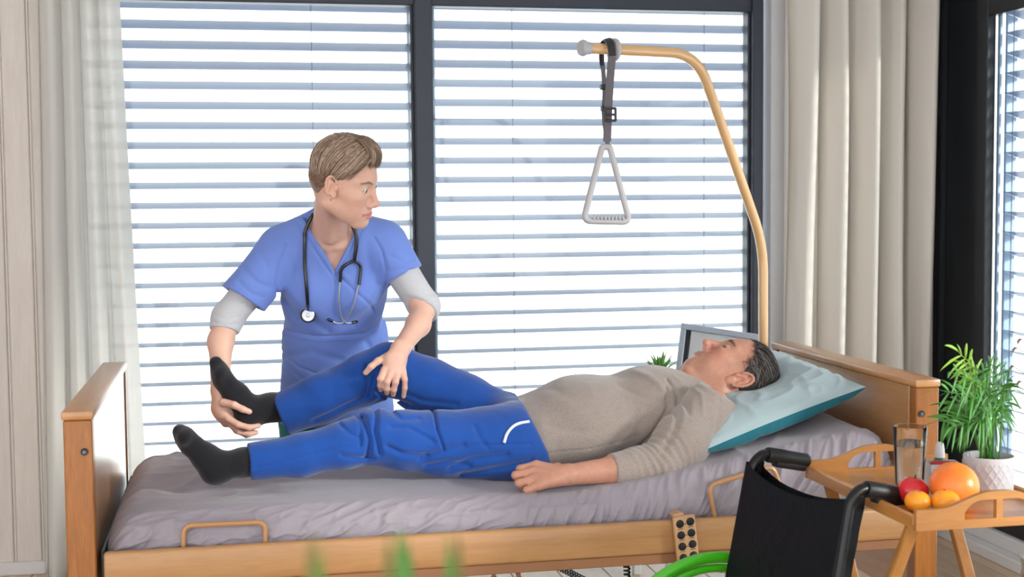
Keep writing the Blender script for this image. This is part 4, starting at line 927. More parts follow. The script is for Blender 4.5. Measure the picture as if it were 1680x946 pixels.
TN = (0, 0.92, 0.38)
def nurse_torso(S_, e):
    S_.cone(J(548, 425, 4.13), J(548, 475, 4.19), 0.140+e, 0.146+e, 0.03, flat=(TN, 0.70)); S_.cone(J(548, 475, 4.19), J(550, 560, 4.30), 0.146+e, 0.136+e, 0.04, flat=(TN, 0.72)); S_.cone(J(550, 560, 4.30), J(552, 690, 4.41), 0.136+e, 0.165+e, 0.05, flat=((0, 1, 0.1), 0.70))
    for x in (508, 588): S_.ell(J(x, 470, 4.10), (0.060+e, 0.048+e, 0.062+e), 0.05)
    for x in (488, 600): S_.cone(J(541, 360, 4.06), J(x, 390, 4.095), 0.034+e, 0.040+e, 0.035)
    S_.cone(J(545, 392, 4.09), J(462, 410, 4.11), 0.056+e, 0.054+e, 0.05); S_.cone(J(548, 388, 4.08), J(628, 398, 4.09), 0.056+e, 0.054+e, 0.05)
NB = Shape(); add_head(NB, NH_O, NH_R, NH_S, GN)
nl0 = NH_O+NH_S*(NH_R @ V3(-0.020, 0, -0.03)); NB.cone(nl0, J(541, 380, 4.035), 0.047, 0.052, 0.022)
NB.cone(NH_O+NH_S*(NH_R @ V3(-0.012, -0.055, -0.045)), J(540, 392, 3.985), 0.010, 0.010, 0.02)       # neck muscle
nurse_torso(NB, -0.010)
NB.cone(J(520, 400, 4.045), J(537, 404, 4.018), 0.006, 0.006, 0.02); NB.cone(J(578, 396, 4.04), J(554, 404, 4.015), 0.006, 0.006, 0.02)   # collarbones
# right arm (at the left of the picture) and the hand under the heel
NB.cone(J(456, 412, 4.11), J(374, 522, 4.09), 0.046, 0.038, 0.03); NB.chain([J(374, 522, 4.09), J(362, 560, 4.06), J(361, 640, 3.995)], (0.037, 0.0355, 0.0255), 0.02)
NB.chain([J(361, 640, 3.995), J(362, 664, 3.985), J(374, 688, 3.985)], (0.0255, 0.029, 0.024), 0.02, flat=((1, 0, -0.6), 0.72)); NB.ell(J(370, 676, 3.975), (0.030, 0.036, 0.028), 0.02)
for pts, rr in (([(366, 660, 3.945), (384, 664, 3.925), (398, 671, 3.922), (409, 675, 3.926)], 0.0098), ([(374, 686, 3.945), (390, 696, 3.932), (408, 701, 3.934), (424, 698, 3.944)], 0.0090), ([(376, 692, 3.965), (392, 707, 3.952), (408, 712, 3.955), (420, 709, 3.965)], 0.0090), ([(374, 690, 3.985), (388, 706, 3.985), (404, 713, 3.985), (414, 711, 3.985)], 0.0085), ([(370, 684, 4.005), (384, 698, 4.012), (398, 706, 4.012), (406, 705, 4.008)], 0.0078)):
    NB.chain([J(*p) for p in pts], (rr*1.25, rr*1.06, rr, rr*0.85), 0.0045)
# left arm and the hand on the knee
NB.cone(J(632, 402, 4.09), J(696, 502, 4.06), 0.046, 0.039, 0.03); NB.chain([J(696, 502, 4.06), J(686, 532, 4.00), J(657, 572, 3.895)], (0.037, 0.0345, 0.0250), 0.02)
NB.chain([J(657, 572, 3.895), J(648, 592, 3.868), J(646, 612, 3.855)], (0.0265, 0.032, 0.031), 0.02, flat=((-0.15, 1, 0.35), 0.56))
for pts, rr in (([(640, 582, 3.880), (620, 592, 3.862), (609, 601, 3.858), (600, 611, 3.866)], 0.0095), ([(631, 606, 3.850), (624, 621, 3.836), (624, 632, 3.844), (625, 639, 3.856)], 0.0086), ([(641, 610, 3.846), (635, 626, 3.830), (634, 637, 3.838), (635, 644, 3.852)], 0.0090), ([(652, 610, 3.850), (649, 627, 3.832), (646, 639, 3.840), (645, 647, 3.854)], 0.0086), ([(661, 606, 3.856), (664, 622, 3.846), (664, 636, 3.852), (662, 650, 3.862)], 0.0078)):
    NB.chain([J(*p) for p in pts], (rr*1.28, rr*1.06, rr, rr*0.85), 0.0045)
# hips, legs and feet under the clothes
for sx in (-1, 1): NB.chain([J(550, 690, 4.41)+V3(sx*0.085, 0, 0), V3(0.30+sx*0.10, 4.47, 0.48), V3(0.30+sx*0.11, 4.50, 0.09)], (0.085, 0.055, 0.038), 0.03)
V, Q = NB.mesh('body', 0.0023); col, Lh = head_paint(V, NH_O, NH_R, NH_S, GN, (0.70, 0.425, 0.33))
for c in (J(632, 630, 3.84), J(405, 695, 3.93)):
    w_ = 0.30*np.clip(1-np.linalg.norm(V-c, axis=1)/0.06, 0, 1)[:, None]; col = col*(1-w_)+w_*V3(0.70, 0.33, 0.27)
skin_mesh('body', V, Q, col, M['skin_f'], nurse)
for s_ in (1, -1): eyeball(NH_O, NH_R, NH_S, s_, (1.0, -0.02, -0.10), (0.10, 0.13, 0.12), nurse)
c = NH_O+NH_S*(NH_R @ V3(0.014, -0.0815, -0.022)); MB().lathe([(0, -0.0026), (0.0026, 0), (0, 0.0026)], c, 12).build('ear_stud', M['chrome'], nurse)

# scrub top
C_ = Shape(); nurse_torso(C_, 0.010)
C_.cone(J(552, 560, 4.30), J(552, 668, 4.40), 0.150, 0.176, 0.05, flat=((0, 1, 0.2), 0.74))
def sleeve(a, b, ra, rb, cut, n_in):
    s1 = Shape(); s1.cone(a, b, ra, rb, 0.02); ax = (V3(b)-V3(a))/np.linalg.norm(V3(b)-V3(a)); return s1, ax
a0, a1 = J(460, 414, 4.11), J(386, 508, 4.09); s1, ax = sleeve(a0, a1, 0.070, 0.073, None, None); s1.plane(J(394, 486, 4.09), J(394, 486, 4.09)-J(432, 430, 4.105), 0.004); s1.cone(J(401, 489, 4.09), J(380, 515, 4.09), 0.056, 0.060, 0.003, 's'); C_.group(s1, 0.03)
a0, a1 = J(630, 402, 4.09), J(676, 478, 4.065); s2, ax = sleeve(a0, a1, 0.068, 0.066, None, None); s2.plane(J(663, 451, 4.07), J(663, 451, 4.07)-J(640, 408, 4.085), 0.004); s2.cone(J(668, 462, 4.07), J(690, 495, 4.06), 0.054, 0.056, 0.003, 's'); C_.group(s2, 0.03)
vb, vl, vr = J(551, 447, 4.0), J(496, 352, 4.0), J(590, 362, 4.0)
def vneck(P, d):
    def side(a, b, s): t = b-a; n = V3(-t[2], 0, t[0])*s; n = n/np.linalg.norm(n); return (P-a) @ n
    wl = side(vb, vl, 1.0); wr = side(vb, vr, -1.0)
    w = smax(wl, wr, 0.002); w = np.maximum(w, P[:, 1]-4.065); return smax(d, -w, 0.003)
# collar hole round the neck
C_.mod(vneck); C_.cone(NH_O+NH_S*(NH_R @ V3(-0.02, 0, -0.05)), J(541, 352, 4.05), 0.053, 0.046, 0.004, 's')
# neckband, yoke and wrap seams, folds
for pts, wd, dp, Y in (([(545, 452), (520, 415), (488, 362)], 0.0034, 0.0034, 4.0), ([(556, 452), (575, 415), (598, 370)], 0.0034, 0.0034, 4.0), ([(550, 448), (580, 475), (612, 505), (618, 515)], 0.0036, 0.0042, 4.05), ([(556, 442), (586, 470), (618, 500)], 0.003, -0.0012, 4.05),
                       ([(614, 390), (626, 410), (634, 440), (634, 470)], 0.0038, 0.0050, 4.02), ([(470, 400), (456, 430), (452, 470), (458, 492)], 0.0035, 0.0045, 4.04), ([(462, 545), (520, 552), (600, 548), (636, 530)], 0.0036, 0.0040, 4.14), ([(462, 552), (520, 560), (600, 556)], 0.003, -0.0015, 4.14),
                       ([(468, 480), (500, 520), (540, 545)], 0.012, 0.004, 4.08), ([(625, 470), (612, 500), (585, 535)], 0.011, 0.005, 4.08), ([(455, 480), (475, 500), (490, 530)], 0.008, 0.004, 4.08), ([(470, 590), (510, 575), (560, 590)], 0.012, 0.004, 4.2), ([(600, 560), (620, 590), (625, 620)], 0.010, 0.007, 4.2), ([(640, 500), (632, 540), (618, 580)], 0.008, 0.007, 4.15),
                       ([(462, 580), (490, 602), (520, 612)], 0.0036, 0.0040, 4.22), ([(464, 598), (500, 625), (512, 640)], 0.006, 0.004, 4.22), ([(560, 600), (590, 612), (610, 640)], 0.012, 0.004, 4.22), ([(400, 440), (420, 462), (440, 470)], 0.008, 0.004, 4.05), ([(392, 462), (412, 480), (430, 486)], 0.006, 0.003, 4.05), ([(425, 410), (440, 440), (445, 470)], 0.008, 0.003, 4.05),
                       ([(640, 420), (660, 428), (678, 424)], 0.006, 0.003, 4.03), ([(638, 445), (655, 440), (672, 442)], 0.006, 0.003, 4.03), ([(475, 420), (490, 450), (500, 490)], 0.014, 0.003, 4.05), ([(600, 400), (606, 440), (600, 480)], 0.012, 0.003, 4.05)): C_.crease(pts, wd, dp, Y)
C_.mod(lambda P, d: d+0.0030*pnoise(P[:, 0]*9+P[:, 2]*5, P[:, 1]*8, P[:, 2]*7)+0.0010*pnoise(P[:, 0]*24, P[:, 1]*20, P[:, 2]*16))
C_.plane((0, 0, 0.735), (0, 0, -1), 0.004)
V, Q = largest(*C_.mesh('scrub_top', 0.0032)); link_mesh('scrub_top', arr_mesh('scrub_top', V, Q), M['scrub'], nurse)
# undershirt sleeves
U1 = Shape(); U1.chain([J(430, 450, 4.10), J(374, 520, 4.09), J(358, 575, 4.05)], (0.052, 0.0455, 0.042), 0.02); U1.plane(J(362, 541, 4.07), J(358, 580, 4.045)-J(368, 530, 4.08), 0.004); U1.plane(J(425, 452, 4.10), J(460, 414, 4.11)-J(386, 508, 4.09), 0.004)
U1.crease([(352, 530), (370, 534), (388, 532)], 0.004, 0.003, 4.03).crease([(354, 518), (370, 524), (392, 520)], 0.004, 0.002, 4.03)
U2 = Shape(); U2.chain([J(650, 432, 4.08), J(696, 502, 4.06), J(680, 545, 3.99)], (0.052, 0.046, 0.044), 0.02); U2.plane(J(693, 508, 4.04), J(676, 545, 3.97)-J(697, 500, 4.06), 0.004); U2.plane(J(652, 436, 4.08), J(630, 402, 4.09)-J(676, 478, 4.065), 0.004)
U2.crease([(684, 500), (700, 492), (718, 494)], 0.004, 0.003, 4.0).crease([(680, 492), (696, 484), (714, 482)], 0.004, 0.0025, 4.0)
for U in (U1, U2): V, Q = U.mesh('undershirt_sleeve', 0.0032); link_mesh('undershirt_sleeve', arr_mesh('undershirt_sleeve', V, Q), M['under'], nurse)
# trousers and clogs
L_ = Shape(); L_.cone(J(550, 640, 4.40), J(550, 680, 4.41), 0.155, 0.160, 0.05, flat=((0, 1, 0), 0.72))
for sx in (-1, 1): L_.chain([J(550, 690, 4.41)+V3(sx*0.085, 0, 0), V3(0.30+sx*0.10, 4.47, 0.48), V3(0.30+sx*0.11, 4.50, 0.04)], (0.098, 0.085, 0.075), 0.03)
L_.mod(lambda P, d: d+0.005*pnoise(P[:, 0]*9, P[:, 1]*9, P[:, 2]*14)); L_.plane((0, 0, 0.04), (0, 0, -1), 0.004)
V, Q = L_.mesh('scrub_trousers', 0.007); link_mesh('scrub_trousers', arr_mesh('scrub_trousers', V, Q), M['scrub_teal'], nurse)
for sx in (-1, 1):
    G = Shape(); G.chain([V3(0.30+sx*0.11, 4.53, 0.045), V3(0.30+sx*0.115, 4.42, 0.04), V3(0.30+sx*0.12, 4.34, 0.035)], (0.042, 0.045, 0.040), 0.02); G.plane((0, 0, 0.002), (0, 0, -1), 0.004)
    V, Q = G.mesh('clog', 0.005); link_mesh('clog', arr_mesh('clog', V, Q), M['grey_plastic'], nurse)

# hair: short at the nape and temples, long on top and swept over
M['hair_f'] = tinted('ash_blonde_hair', 0.38, 0, 0.5, vary=0.06, vscale=90)
rs = np.random.RandomState(5); Hc, Hr = V3(0.005, 0, 0.045), V3(0.091, 0.077, 0.082)
def hs(d, lift=0.0): d = V3(d); d = d/np.linalg.norm(d); return Hc+Hr*d*(1+lift)
hc = Shape(); hc.set_frame(NH_O, NH_R, NH_S); hc.ell(Hc+V3(-0.001, 0, 0.001), Hr+V3(0.002, 0.001, 0.002), 0.01); hc.ell((-0.027, 0, 0.010), (0.061, 0.064, 0.058), 0.03); hc.set_frame()
def fcut(P, d):
    L = ((P-NH_O) @ NH_R)/NH_S; yy = np.abs(L[:, 1]); z = L[:, 2]
    line = np.interp(z, [-0.05, -0.02, 0.0, 0.015, 0.03, 0.042, 0.06, 0.085, 0.11], [-0.055, -0.030, -0.014, 0.008, 0.024, 0.040, 0.060, 0.076, 0.084])-0.25*np.clip(yy-0.045, 0, 1); d = smax(d, (L[:, 0]-line)*NH_S, 0.005); return smax(d, (-0.052-0.4*(L[:, 0]+0.06)-z)*NH_S, 0.004)
hc.mod(fcut)
V, Q = largest(*hc.mesh('hair', 0.0024)); Lv = ((V-NH_O) @ NH_R)/NH_S; sho = smooth01(Lv[:, 2], 0.0, 0.05)[:, None]
me = arr_mesh('hair', V, Q); paint(me, V3(0.27, 0.175, 0.125)*(1-sho)+sho*V3(0.18, 0.11, 0.072)); nh = link_mesh('hair', me, M['hair_f'], nurse)
st = []
def colour(light):
    g = rs.rand()
    return (V3(0.40, 0.30, 0.225) if g < light else V3(0.215, 0.135, 0.09) if g < 0.85 else V3(0.14, 0.085, 0.055))*(0.8+0.4*rs.rand())
def arc(a, b, bulge, n=9, drop=0.0):
    a, b = V3(a), V3(b); out = []
    for t in np.linspace(0, 1, n):
        d = a*(1-t)+b*t; out.append(hs(d, 0.055+bulge*math.sin(PI*min(1, t*0.72+0.28))-drop*t-0.05*t*t))
    return out
# visible (right) side: from the parting over the crown down and back to above the ear
for i in range(800):
    u = rs.rand(); top = V3(0.72-1.10*u, 0.18+0.10*rs.normal(), 0.95); end = V3(0.36-1.25*u**0.8+0.08*rs.normal(), -1.0, 0.10-0.42*u*u+0.14*rs.normal()-0.16*rs.rand())
    if end[0] > 0.05: end[2] = max(end[2]-0.10, -0.10)
    st.append((arc(top+rs.normal(size=3)*0.05, end, 0.10+0.05*rs.rand()), 0.0014+0.0012*rs.rand(), colour(0.42 if u > 0.15 else 0.3)))
# quiff over the brow, lifted and curling forward
for i in range(520):
    u = rs.rand(); root_ = V3(0.15+0.45*rs.rand(), 0.25-0.75*u*0.6+0.05*rs.normal(), 1.0); end = V3(0.98, 0.55-0.95*u, 0.46+0.08*rs.normal()+0.10*u)
    st.append((arc(root_, end, 0.20+0.10*rs.rand(), 9, 0.04), 0.0014+0.0012*rs.rand(), colour(0.28)))
# crown and far side
for i in range(500):
    u = rs.rand(); root_ = V3(0.55-1.2*u, 0.2+0.1*rs.normal(), 0.95); end = V3(0.35-1.1*u+0.1*rs.normal(), 1.0, 0.10+0.15*rs.normal())
    st.append((arc(root_, end, 0.13+0.07*rs.rand()), 0.0015+0.0012*rs.rand(), colour(0.3)))
# back of the head
for i in range(450):
    y = rs.uniform(-0.9, 0.9); root_ = V3(-0.35+0.2*rs.normal(), y*0.5, 0.9); end = V3(-1.0, y, -0.10-0.25*rs.rand()); st.append((arc(root_, end, 0.06+0.04*rs.rand(), 9, 0.04), 0.0014+0.0012*rs.rand(), colour(0.25)))
# clipped sides and nape
for i in range(1500):
    d = V3(rs.uniform(-1, 0.18), -1 if rs.rand() < 0.8 else 1, rs.uniform(-0.75, 0.15)); d[1] *= rs.uniform(0.35, 1.0) if d[0] < -0.4 else 1.0
    lf_ = 0.03+0.11*float(np.clip((0.2-d[2])/0.6, 0, 1))*float(d[0] < -0.2); p = hs(d, lf_)
    if p[2] < -0.05-0.4*(p[0]+0.06) or (p[2] < 0.03 and p[0] > 0.004-1.1*(0.03-p[2])): continue
    q = hs(d+V3(-0.10, 0, -0.10)+rs.normal(size=3)*0.03, lf_+0.035); st.append(([p*(1-t)+q*t for t in np.linspace(0, 1, 4)], 0.0009, V3(0.26, 0.165, 0.115)*(0.6+0.7*rs.rand())))
locks(None, NH_O, NH_R, NH_S, st, M['hair_f'], nh, 'hair_strands')

# ------------------------------------------------------------------ stethoscope round her neck
M['steel'] = plain('brushed_steel', rgb(200, 202, 208), 0.38, 0.7, 0.02)
M['steth'] = plain('black_tubing', rgb(20, 20, 24), 0.25, 0, 0.05, coat=0.3)
sr = empty('stethoscope', C_.hit(560, 440)); tag(sr, 'black stethoscope hanging round the nurse\'s neck over her scrubs', 'stethoscope')
H = lambda x, y, l=0.006: C_.hit(x, y, l)
neck = lambda p: V3(p)
bk = J(541, 372, 4.045); ax_ = V3(nl0-J(541, 380, 4.035)); ax_ /= np.linalg.norm(ax_)
back = [Vector(bk+ax_*0.012+0.066*(math.cos(q)*V3(1, 0, 0)+math.sin(q)*V3(0, 1, 0.25))) for q in np.linspace(0.25, PI-0.25, 7)]
left = [H(501, 378, 0.008), H(500, 396), H(500, 434), H(503, 472), H(505, 503)]
right = [H(584, 385, 0.008), H(585, 400), H(583, 416), H(581, 429)]
fs = [Vector(J(513, 352, 4.015))]
MB().tube(spline(left[::-1]+fs+back[::-1]+[Vector(J(576, 366, 4.0))]+right, 6), 0.0054, 12).build('tube', M['steth'], sr)
fork1 = [H(581, 428), H(571, 432), H(560, 442), H(558, 462)]; fork2 = [H(581, 428), H(588, 432), H(592, 441), H(589, 467)]
MB().tube(spline(fork1, 6), 0.0048, 10).build('fork', M['steth'], sr); MB().tube(spline(fork2, 6), 0.0048, 10).build('fork', M['steth'], sr)
MB().tube(spline([H(558, 460), H(556, 492), H(560, 519), H(568, 529), H(579, 529)], 6), 0.0025, 10).build('ear_tube', M['steel'], sr)
MB().tube(spline([H(589, 465), H(579, 503), H(566, 526, 0.010), H(554, 530, 0.008), H(544, 526)], 6), 0.0025, 10).build('ear_tube', M['steel'], sr)
for a, b in (((577, 529), (587, 527)), ((546, 527), (537, 523))): p, q = H(*a), H(*b); MB().tube([p, p.lerp(q, 0.3), p.lerp(q, 0.8), q], [0.0032, 0.0048, 0.0048, 0.0025], 12).build('ear_tip', M['steth'], sr)
c = H(505.4, 516.7, 0.017); nr = (Vector((0, 0, CAM_H))-c).normalized(); nr = (nr+Vector((0, 0, -0.12))).normalized(); q = nr.to_track_quat('Z', 'Y').to_matrix().to_4x4()
MB().lathe([(0.0, -0.008), (0.018, -0.008), (0.0225, -0.003), (0.0225, 0.003), (0.0200, 0.0055), (0.0185, 0.004)], c, 36, q).build('chestpiece_rim', M['steth'], sr)
MB().lathe([(0.0188, 0.002), (0.0188, 0.005), (0.017, 0.0062), (0.006, 0.0058), (0.0045, 0.0072), (0, 0.0078)], c, 36, q).build('chestpiece', M['steel'], sr)
MB().tube([H(505, 500, 0.008), H(505, 508, 0.010)], 0.0036, 10).build('stem', M['chrome'], sr)
# ------------------------------------------------------------------ bedside table, frame, succulent
M['white_lacquer'] = plain('white_lacquer', rgb(222, 222, 222), 0.4)
M['frame_grey'] = plain('pale_grey_frame', rgb(172, 182, 196), 0.4, 0, 0.03)
M['black_mat'] = plain('black_liner', rgb(24, 26, 32), 0.6)
M['print'] = plain('pale_print', rgb(214, 216, 220), 0.15, 0, 0.05, 3.0, coat=0.6)
M['succ'] = plain('succulent_green', rgb(86, 140, 52), 0.4, 0, 0.25, 20.0, subs=0.1)
M['pot_white'] = plain('white_ceramic', rgb(226, 224, 226), 0.35, 0, 0.02)
M['soil'] = plain('potting_soil', rgb(52, 38, 30), 0.80, 0, 0.3, 60, 0.6, 80)
tb = empty('bedside_table', (1.74, 4.78, 0)); tag(tb, 'white bedside table behind the bed carrying a picture frame', 'table')
MB().box((1.45, 4.52, 0.715), (2.03, 5.02, 0.74), 0.004, 1).build('table_top', M['white_lacquer'], tb)
for x in (1.48, 1.98):
    for y in (4.55, 4.97): MB().box((x-0.015, y-0.015, 0), (x+0.015, y+0.015, 0.715), 0.003, 1).build('leg', M['white_lacquer'], tb)
MB().box((1.48, 4.56, 0.60), (1.98, 4.98, 0.715), 0.003, 1).build('drawer_box', M['white_lacquer'], tb)
tl, tr = at(1119, 530, 4.78), at(1240, 548, 4.60); dn = (Vector((at(1110, 606, 4.745)))-tl).normalized(); rt = (tr-tl).normalized()
ht = (tl.z-0.742)/-dn.z; wd = 0.30; nr = rt.cross(dn).normalized(); nr = nr if nr.y < 0 else -nr
pf = empty('picture_frame', tl+dn*ht); tag(pf, 'pale grey picture frame with black liner standing behind the man\'s face', 'picture frame')
def qbar(a, b, w, d, off=0.0):
    "rectangular bar lying in the frame plane, a to b, width w growing inward"
    return a, b
def fbox(u0, u1, v0, v1, d0, d1):
    m = MB(); Mx = Matrix((( rt.x, dn.x, nr.x, tl.x), (rt.y, dn.y, nr.y, tl.y), (rt.z, dn.z, nr.z, tl.z), (0, 0, 0, 1))); return m.box((u0, v0, d0), (u1, v1, d1), 0.002, 1, Mx)
bw = 0.022
fbox(0, wd, 0, bw, -0.012, 0.012).build('frame_bar', M['frame_grey'], pf); fbox(0, wd, ht-bw, ht, -0.012, 0.012).build('frame_bar', M['frame_grey'], pf)
fbox(0, bw, bw, ht-bw, -0.012, 0.012).build('frame_bar', M['frame_grey'], pf); fbox(wd-bw, wd, bw, ht-bw, -0.012, 0.012).build('frame_bar', M['frame_grey'], pf)
fbox(bw, bw+0.016, bw, ht-bw, -0.010, 0.006).build('liner', M['black_mat'], pf); fbox(bw+0.016, wd-bw, bw, ht-bw, -0.010, 0.001).build('print', M['print'], pf)
sp = at(1083, 640, 4.68); sc = Vector((sp.x, 4.68, 0.74))
su = empty('succulent', sc); tag(su, 'small spiky green succulent in a pot beside the picture frame', 'plant')
MB().lathe([(0, 0), (0.028, 0), (0.036, 0.088), (0.033, 0.090), (0.031, 0.080), (0, 0.080)], sc, 24).build('pot', M['pot_white'], su)
rs = np.random.RandomState(2)
for i in range(15):
    a = i*2.4; tilt = 0.12+0.055*i; L = 0.075+0.025*rs.rand()-0.001*i; d = Vector((math.cos(a)*math.sin(tilt), math.sin(a)*math.sin(tilt), math.cos(tilt))); b = sc+Vector((math.cos(a)*0.005, math.sin(a)*0.005, 0.078))
    pts = [b+d*L*t+Vector((math.cos(a), math.sin(a), 0))*0.012*t*t for t in (0, 0.2, 0.5, 0.8, 1.0)]
    MB().tube(pts, [0.006, 0.0085, 0.0080, 0.0040, 0.0005], 8, flat=((math.cos(a), math.sin(a), -0.3), 0.4)).build('leaf', M['succ'], su)

# ------------------------------------------------------------------ tray table and what stands on it
M['bamboo'] = wood('bamboo_y', rgb(180, 118, 56), rgb(202, 142, 78), 'Y', 0.3, 3.0, coat=0.4)
M['bamboo_x'] = wood('bamboo_x', rgb(166, 110, 56), rgb(190, 134, 76), 'X', 0.35, 3.0, coat=0.2)
M['bamboo_z'] = wood('bamboo_leg', rgb(156, 100, 48), rgb(180, 124, 66), 'Z', 0.35, 3.0, coat=0.2)
TX0, TX1, TY0, TY1, TZ = 1.33, 1.70, 2.49, 3.04, 0.785
ty = empty('tray_table', (1.515, 2.76, 0)); tag(ty, 'bamboo folding tray table with arched cut-out handles beside the wheelchair', 'table')
MB().box((TX0, TY0+0.006, TZ-0.008), (TX1, TY1-0.006, TZ), 0.001, 1).build('tray_board', M['bamboo'], ty)
for x in (TX0, TX1-0.012): MB().box((x, TY0+0.012, TZ-0.012), (x+0.012, TY1-0.012, TZ+0.017), 0.003, 1).build('side_rail', M['bamboo'], ty)
def end_panel(y, t):
    xc, hw = (TX0+TX1)/2, (TX1-TX0)/2; zb, zt, zp = 0.773, 0.816, 0.847
    def edge(x):
        u = abs(x-xc)/hw; return zt+(zp-zt)*float(1-smooth01(u, 0.08, 0.74))
    xs = np.linspace(TX0, TX1, 41); outline = [(TX0, y, zb)]+[(TX1, y, zb)]+[(x, y, edge(x)) for x in xs[::-1]]
    holes = []
    for s in (-1, 1):
        a = [(xc+s*0.007, y, TZ+0.006)]; n = 9
        xs2 = np.linspace(0.007, 0.078, n); a += [(xc+s*0.078, y, TZ+0.006)]+[(xc+s*q, y, min(edge(xc+s*q)-0.013, 0.83)-(0.012*max(0, (q-0.055)/0.023)**2)) for q in xs2[::-1]]
        holes.append(a)
    MB().prism(outline, (0, t, 0), holes).build('end_panel', M['bamboo_x'], ty, auto=30)
end_panel(TY0, 0.012); end_panel(TY1-0.012, 0.012)
def leg(a, b, w=0.030, t=0.016):
    a, b = Vector(a), Vector(b); d = (b-a); q = d.to_track_quat('Z', 'X').to_matrix().to_4x4(); MB().box((-t/2, -w/2, 0), (t/2, w/2, d.length), 0.003, 1, Matrix.Translation(a) @ q).build('leg', M['bamboo_z'], ty)
for x in (TX0+0.020, TX1-0.020):
    leg((x, TY0+0.05, 0.775), (x, TY1-0.02, 0.0)); x2 = x+(0.020 if x < 1.5 else -0.020); leg((x2, TY1-0.05, 0.775), (x2, TY0+0.02, 0.0))
for y, z in ((TY0+0.275, 0.39),): MB().tube([(TX0+0.018, y, z), (TX1-0.018, y, z)], 0.008, 10).build('cross_bar', M['bamboo_z'], ty)
M['tumbler'], nt, b = mat_new('clear_glass'); b.inputs['Transmission Weight'].default_value = 1.0; b.inputs['Roughness'].default_value = 0.0; b.inputs['IOR'].default_value = 1.3; b.inputs['Base Color'].default_value = (0.97, 0.99, 0.99, 1)
M['water'], nt, b = mat_new('water'); b.inputs['Transmission Weight'].default_value = 1.0; b.inputs['Roughness'].default_value = 0.0; b.inputs['IOR'].default_value = 1.33
def onz(x, y, z):
    d = _r*(x-840)/F_PX-_u*(y-473)/F_PX+_f; t = (z-CAM_H)/d[2]; return Vector((d[0]*t, d[1]*t, z))
g0 = onz(1492, 806, TZ); gt = at(1497, 698, g0.y).z-TZ
gl = empty('water_glass', g0); tag(gl, 'tall clear tumbler half full of water on the tray table', 'glass')
MB().lathe([(0, 0.0), (0.029, 0.0), (0.0305, 0.004), (0.0375, gt-0.002), (0.0368, gt), (0.0355, gt-0.002), (0.0292, 0.016), (0.027, 0.013), (0, 0.012)], g0, 40).build('tumbler', M['tumbler'], gl)
wl = gt*0.70; rw = 0.0290+(0.0355-0.0292)*wl/gt
MB().lathe([(0, 0.0135), (0.0268, 0.0145), (0.0288, 0.0185), (rw-0.0002, wl-0.001), (rw-0.001, wl), (0, wl-0.001)], g0, 40).build('water', M['water'], gl)
def peel(name, c1, c2, bumps=0.25, bs=160, rough=0.35):
    m, nt, b = mat_new(name); v = coords(nt); n = N(nt, 'ShaderNodeTexNoise'); n.inputs['Scale'].default_value = 14; nt.links.new(v, n.inputs['Vector']); r = ramp(nt, [(0.3, c1), (0.7, c2)]); nt.links.new(n.outputs['Fac'], r.inputs[0]); nt.links.new(r.outputs[0], b.inputs['Base Color'])
    b.inputs['Roughness'].default_value = rough; n2 = N(nt, 'ShaderNodeTexNoise'); n2.inputs['Scale'].default_value = bs; nt.links.new(v, n2.inputs['Vector']); add_bump(nt, b, n2.outputs['Fac'], bumps, 0.002); return m
M['mandarin'] = peel('mandarin_peel', rgb(246, 146, 30), rgb(252, 170, 46)); M['grapefruit'] = peel('grapefruit_peel', rgb(240, 118, 42), rgb(248, 150, 66)); M['apple'] = peel('red_apple_skin', rgb(186, 18, 40), rgb(222, 50, 50), 0.03, 60, 0.18); M['stem'] = plain('brown_stem', rgb(84, 64, 36), 0.8)
def fruit(name, label, x, y, r, mat, flat=0.86, dim=0.10, rz=0.0, tilt=0.0, apple=False):
    c = onz(x, y, TZ+r*flat*0.97); root = empty(name, c-Vector((0, 0, r*flat*0.97))); tag(root, label, name); Mx = Matrix.Rotation(tilt, 4, 'Y') @ Matrix.Rotation(rz, 4, 'Z')
    pr_ = []
    for t in np.linspace(-PI/2, PI/2, 22):
        k = math.cos(t); z = math.sin(t)*flat
        if z > 0: z -= dim*(1-min(1, k/0.45))**2
        if apple: k *= 1+0.07*math.sin(t)
        if z < 0: z += dim*0.5*(1-min(1, k/0.4))**2
        pr_.append((r*max(k, 0), r*z))
    pr_[0] = (0, pr_[0][1]); pr_[-1] = (0, pr_[-1][1])
    MB().lathe(pr_, c, 36, Mx, wob=lambda q, z: 1+0.012*math.sin(3*q+1)+0.008*math.sin(5*q)).build('skin', mat, root, auto=None)
    top = Vector((0, 0, r*(flat-dim)*0.99)); MB().tube([c+Mx @ top, c+Mx @ (top+Vector((0.001, 0, r*(0.05 if not apple else 0.30))))], r*0.06, 8).build('stem', M['stem'], root)
fruit('apple', 'shiny red apple at the foot of the water glass', 1498, 805, 0.0335, M['apple'], 0.92, 0.16, 0.4, 0.15, True)
fruit('mandarin', 'small orange mandarin in front of the red apple', 1506, 822.5, 0.0275, M['mandarin'], 0.84, 0.06, 0, 0.1)
fruit('mandarin', 'small orange mandarin in front of the grapefruit', 1551, 821.5, 0.0300, M['mandarin'], 0.84, 0.06, 1, -0.1)
fruit('grapefruit', 'large pink-orange grapefruit lying between glass and plant pot', 1566, 796, 0.0520, M['grapefruit'], 0.96, 0.02, 2, 0.5)
M['carton'] = plain('white_carton', rgb(226, 226, 232), 0.6); M['red_pack'] = plain('red_pack', rgb(200, 40, 44), 0.35); M['green_label'] = plain('green_label', rgb(40, 110, 82), 0.4); M['foil'] = plain('foil', rgb(190, 192, 198), 0.25, 0.9)
bc = onz(1546, 796, TZ); 
bx = empty('medicine_box', bc, -0.12); tag(bx, 'small open white carton of medicines behind the grapefruit', 'box'); Mx = Matrix.Translation(bc) @ Matrix.Rotation(-0.25, 4, 'Z')
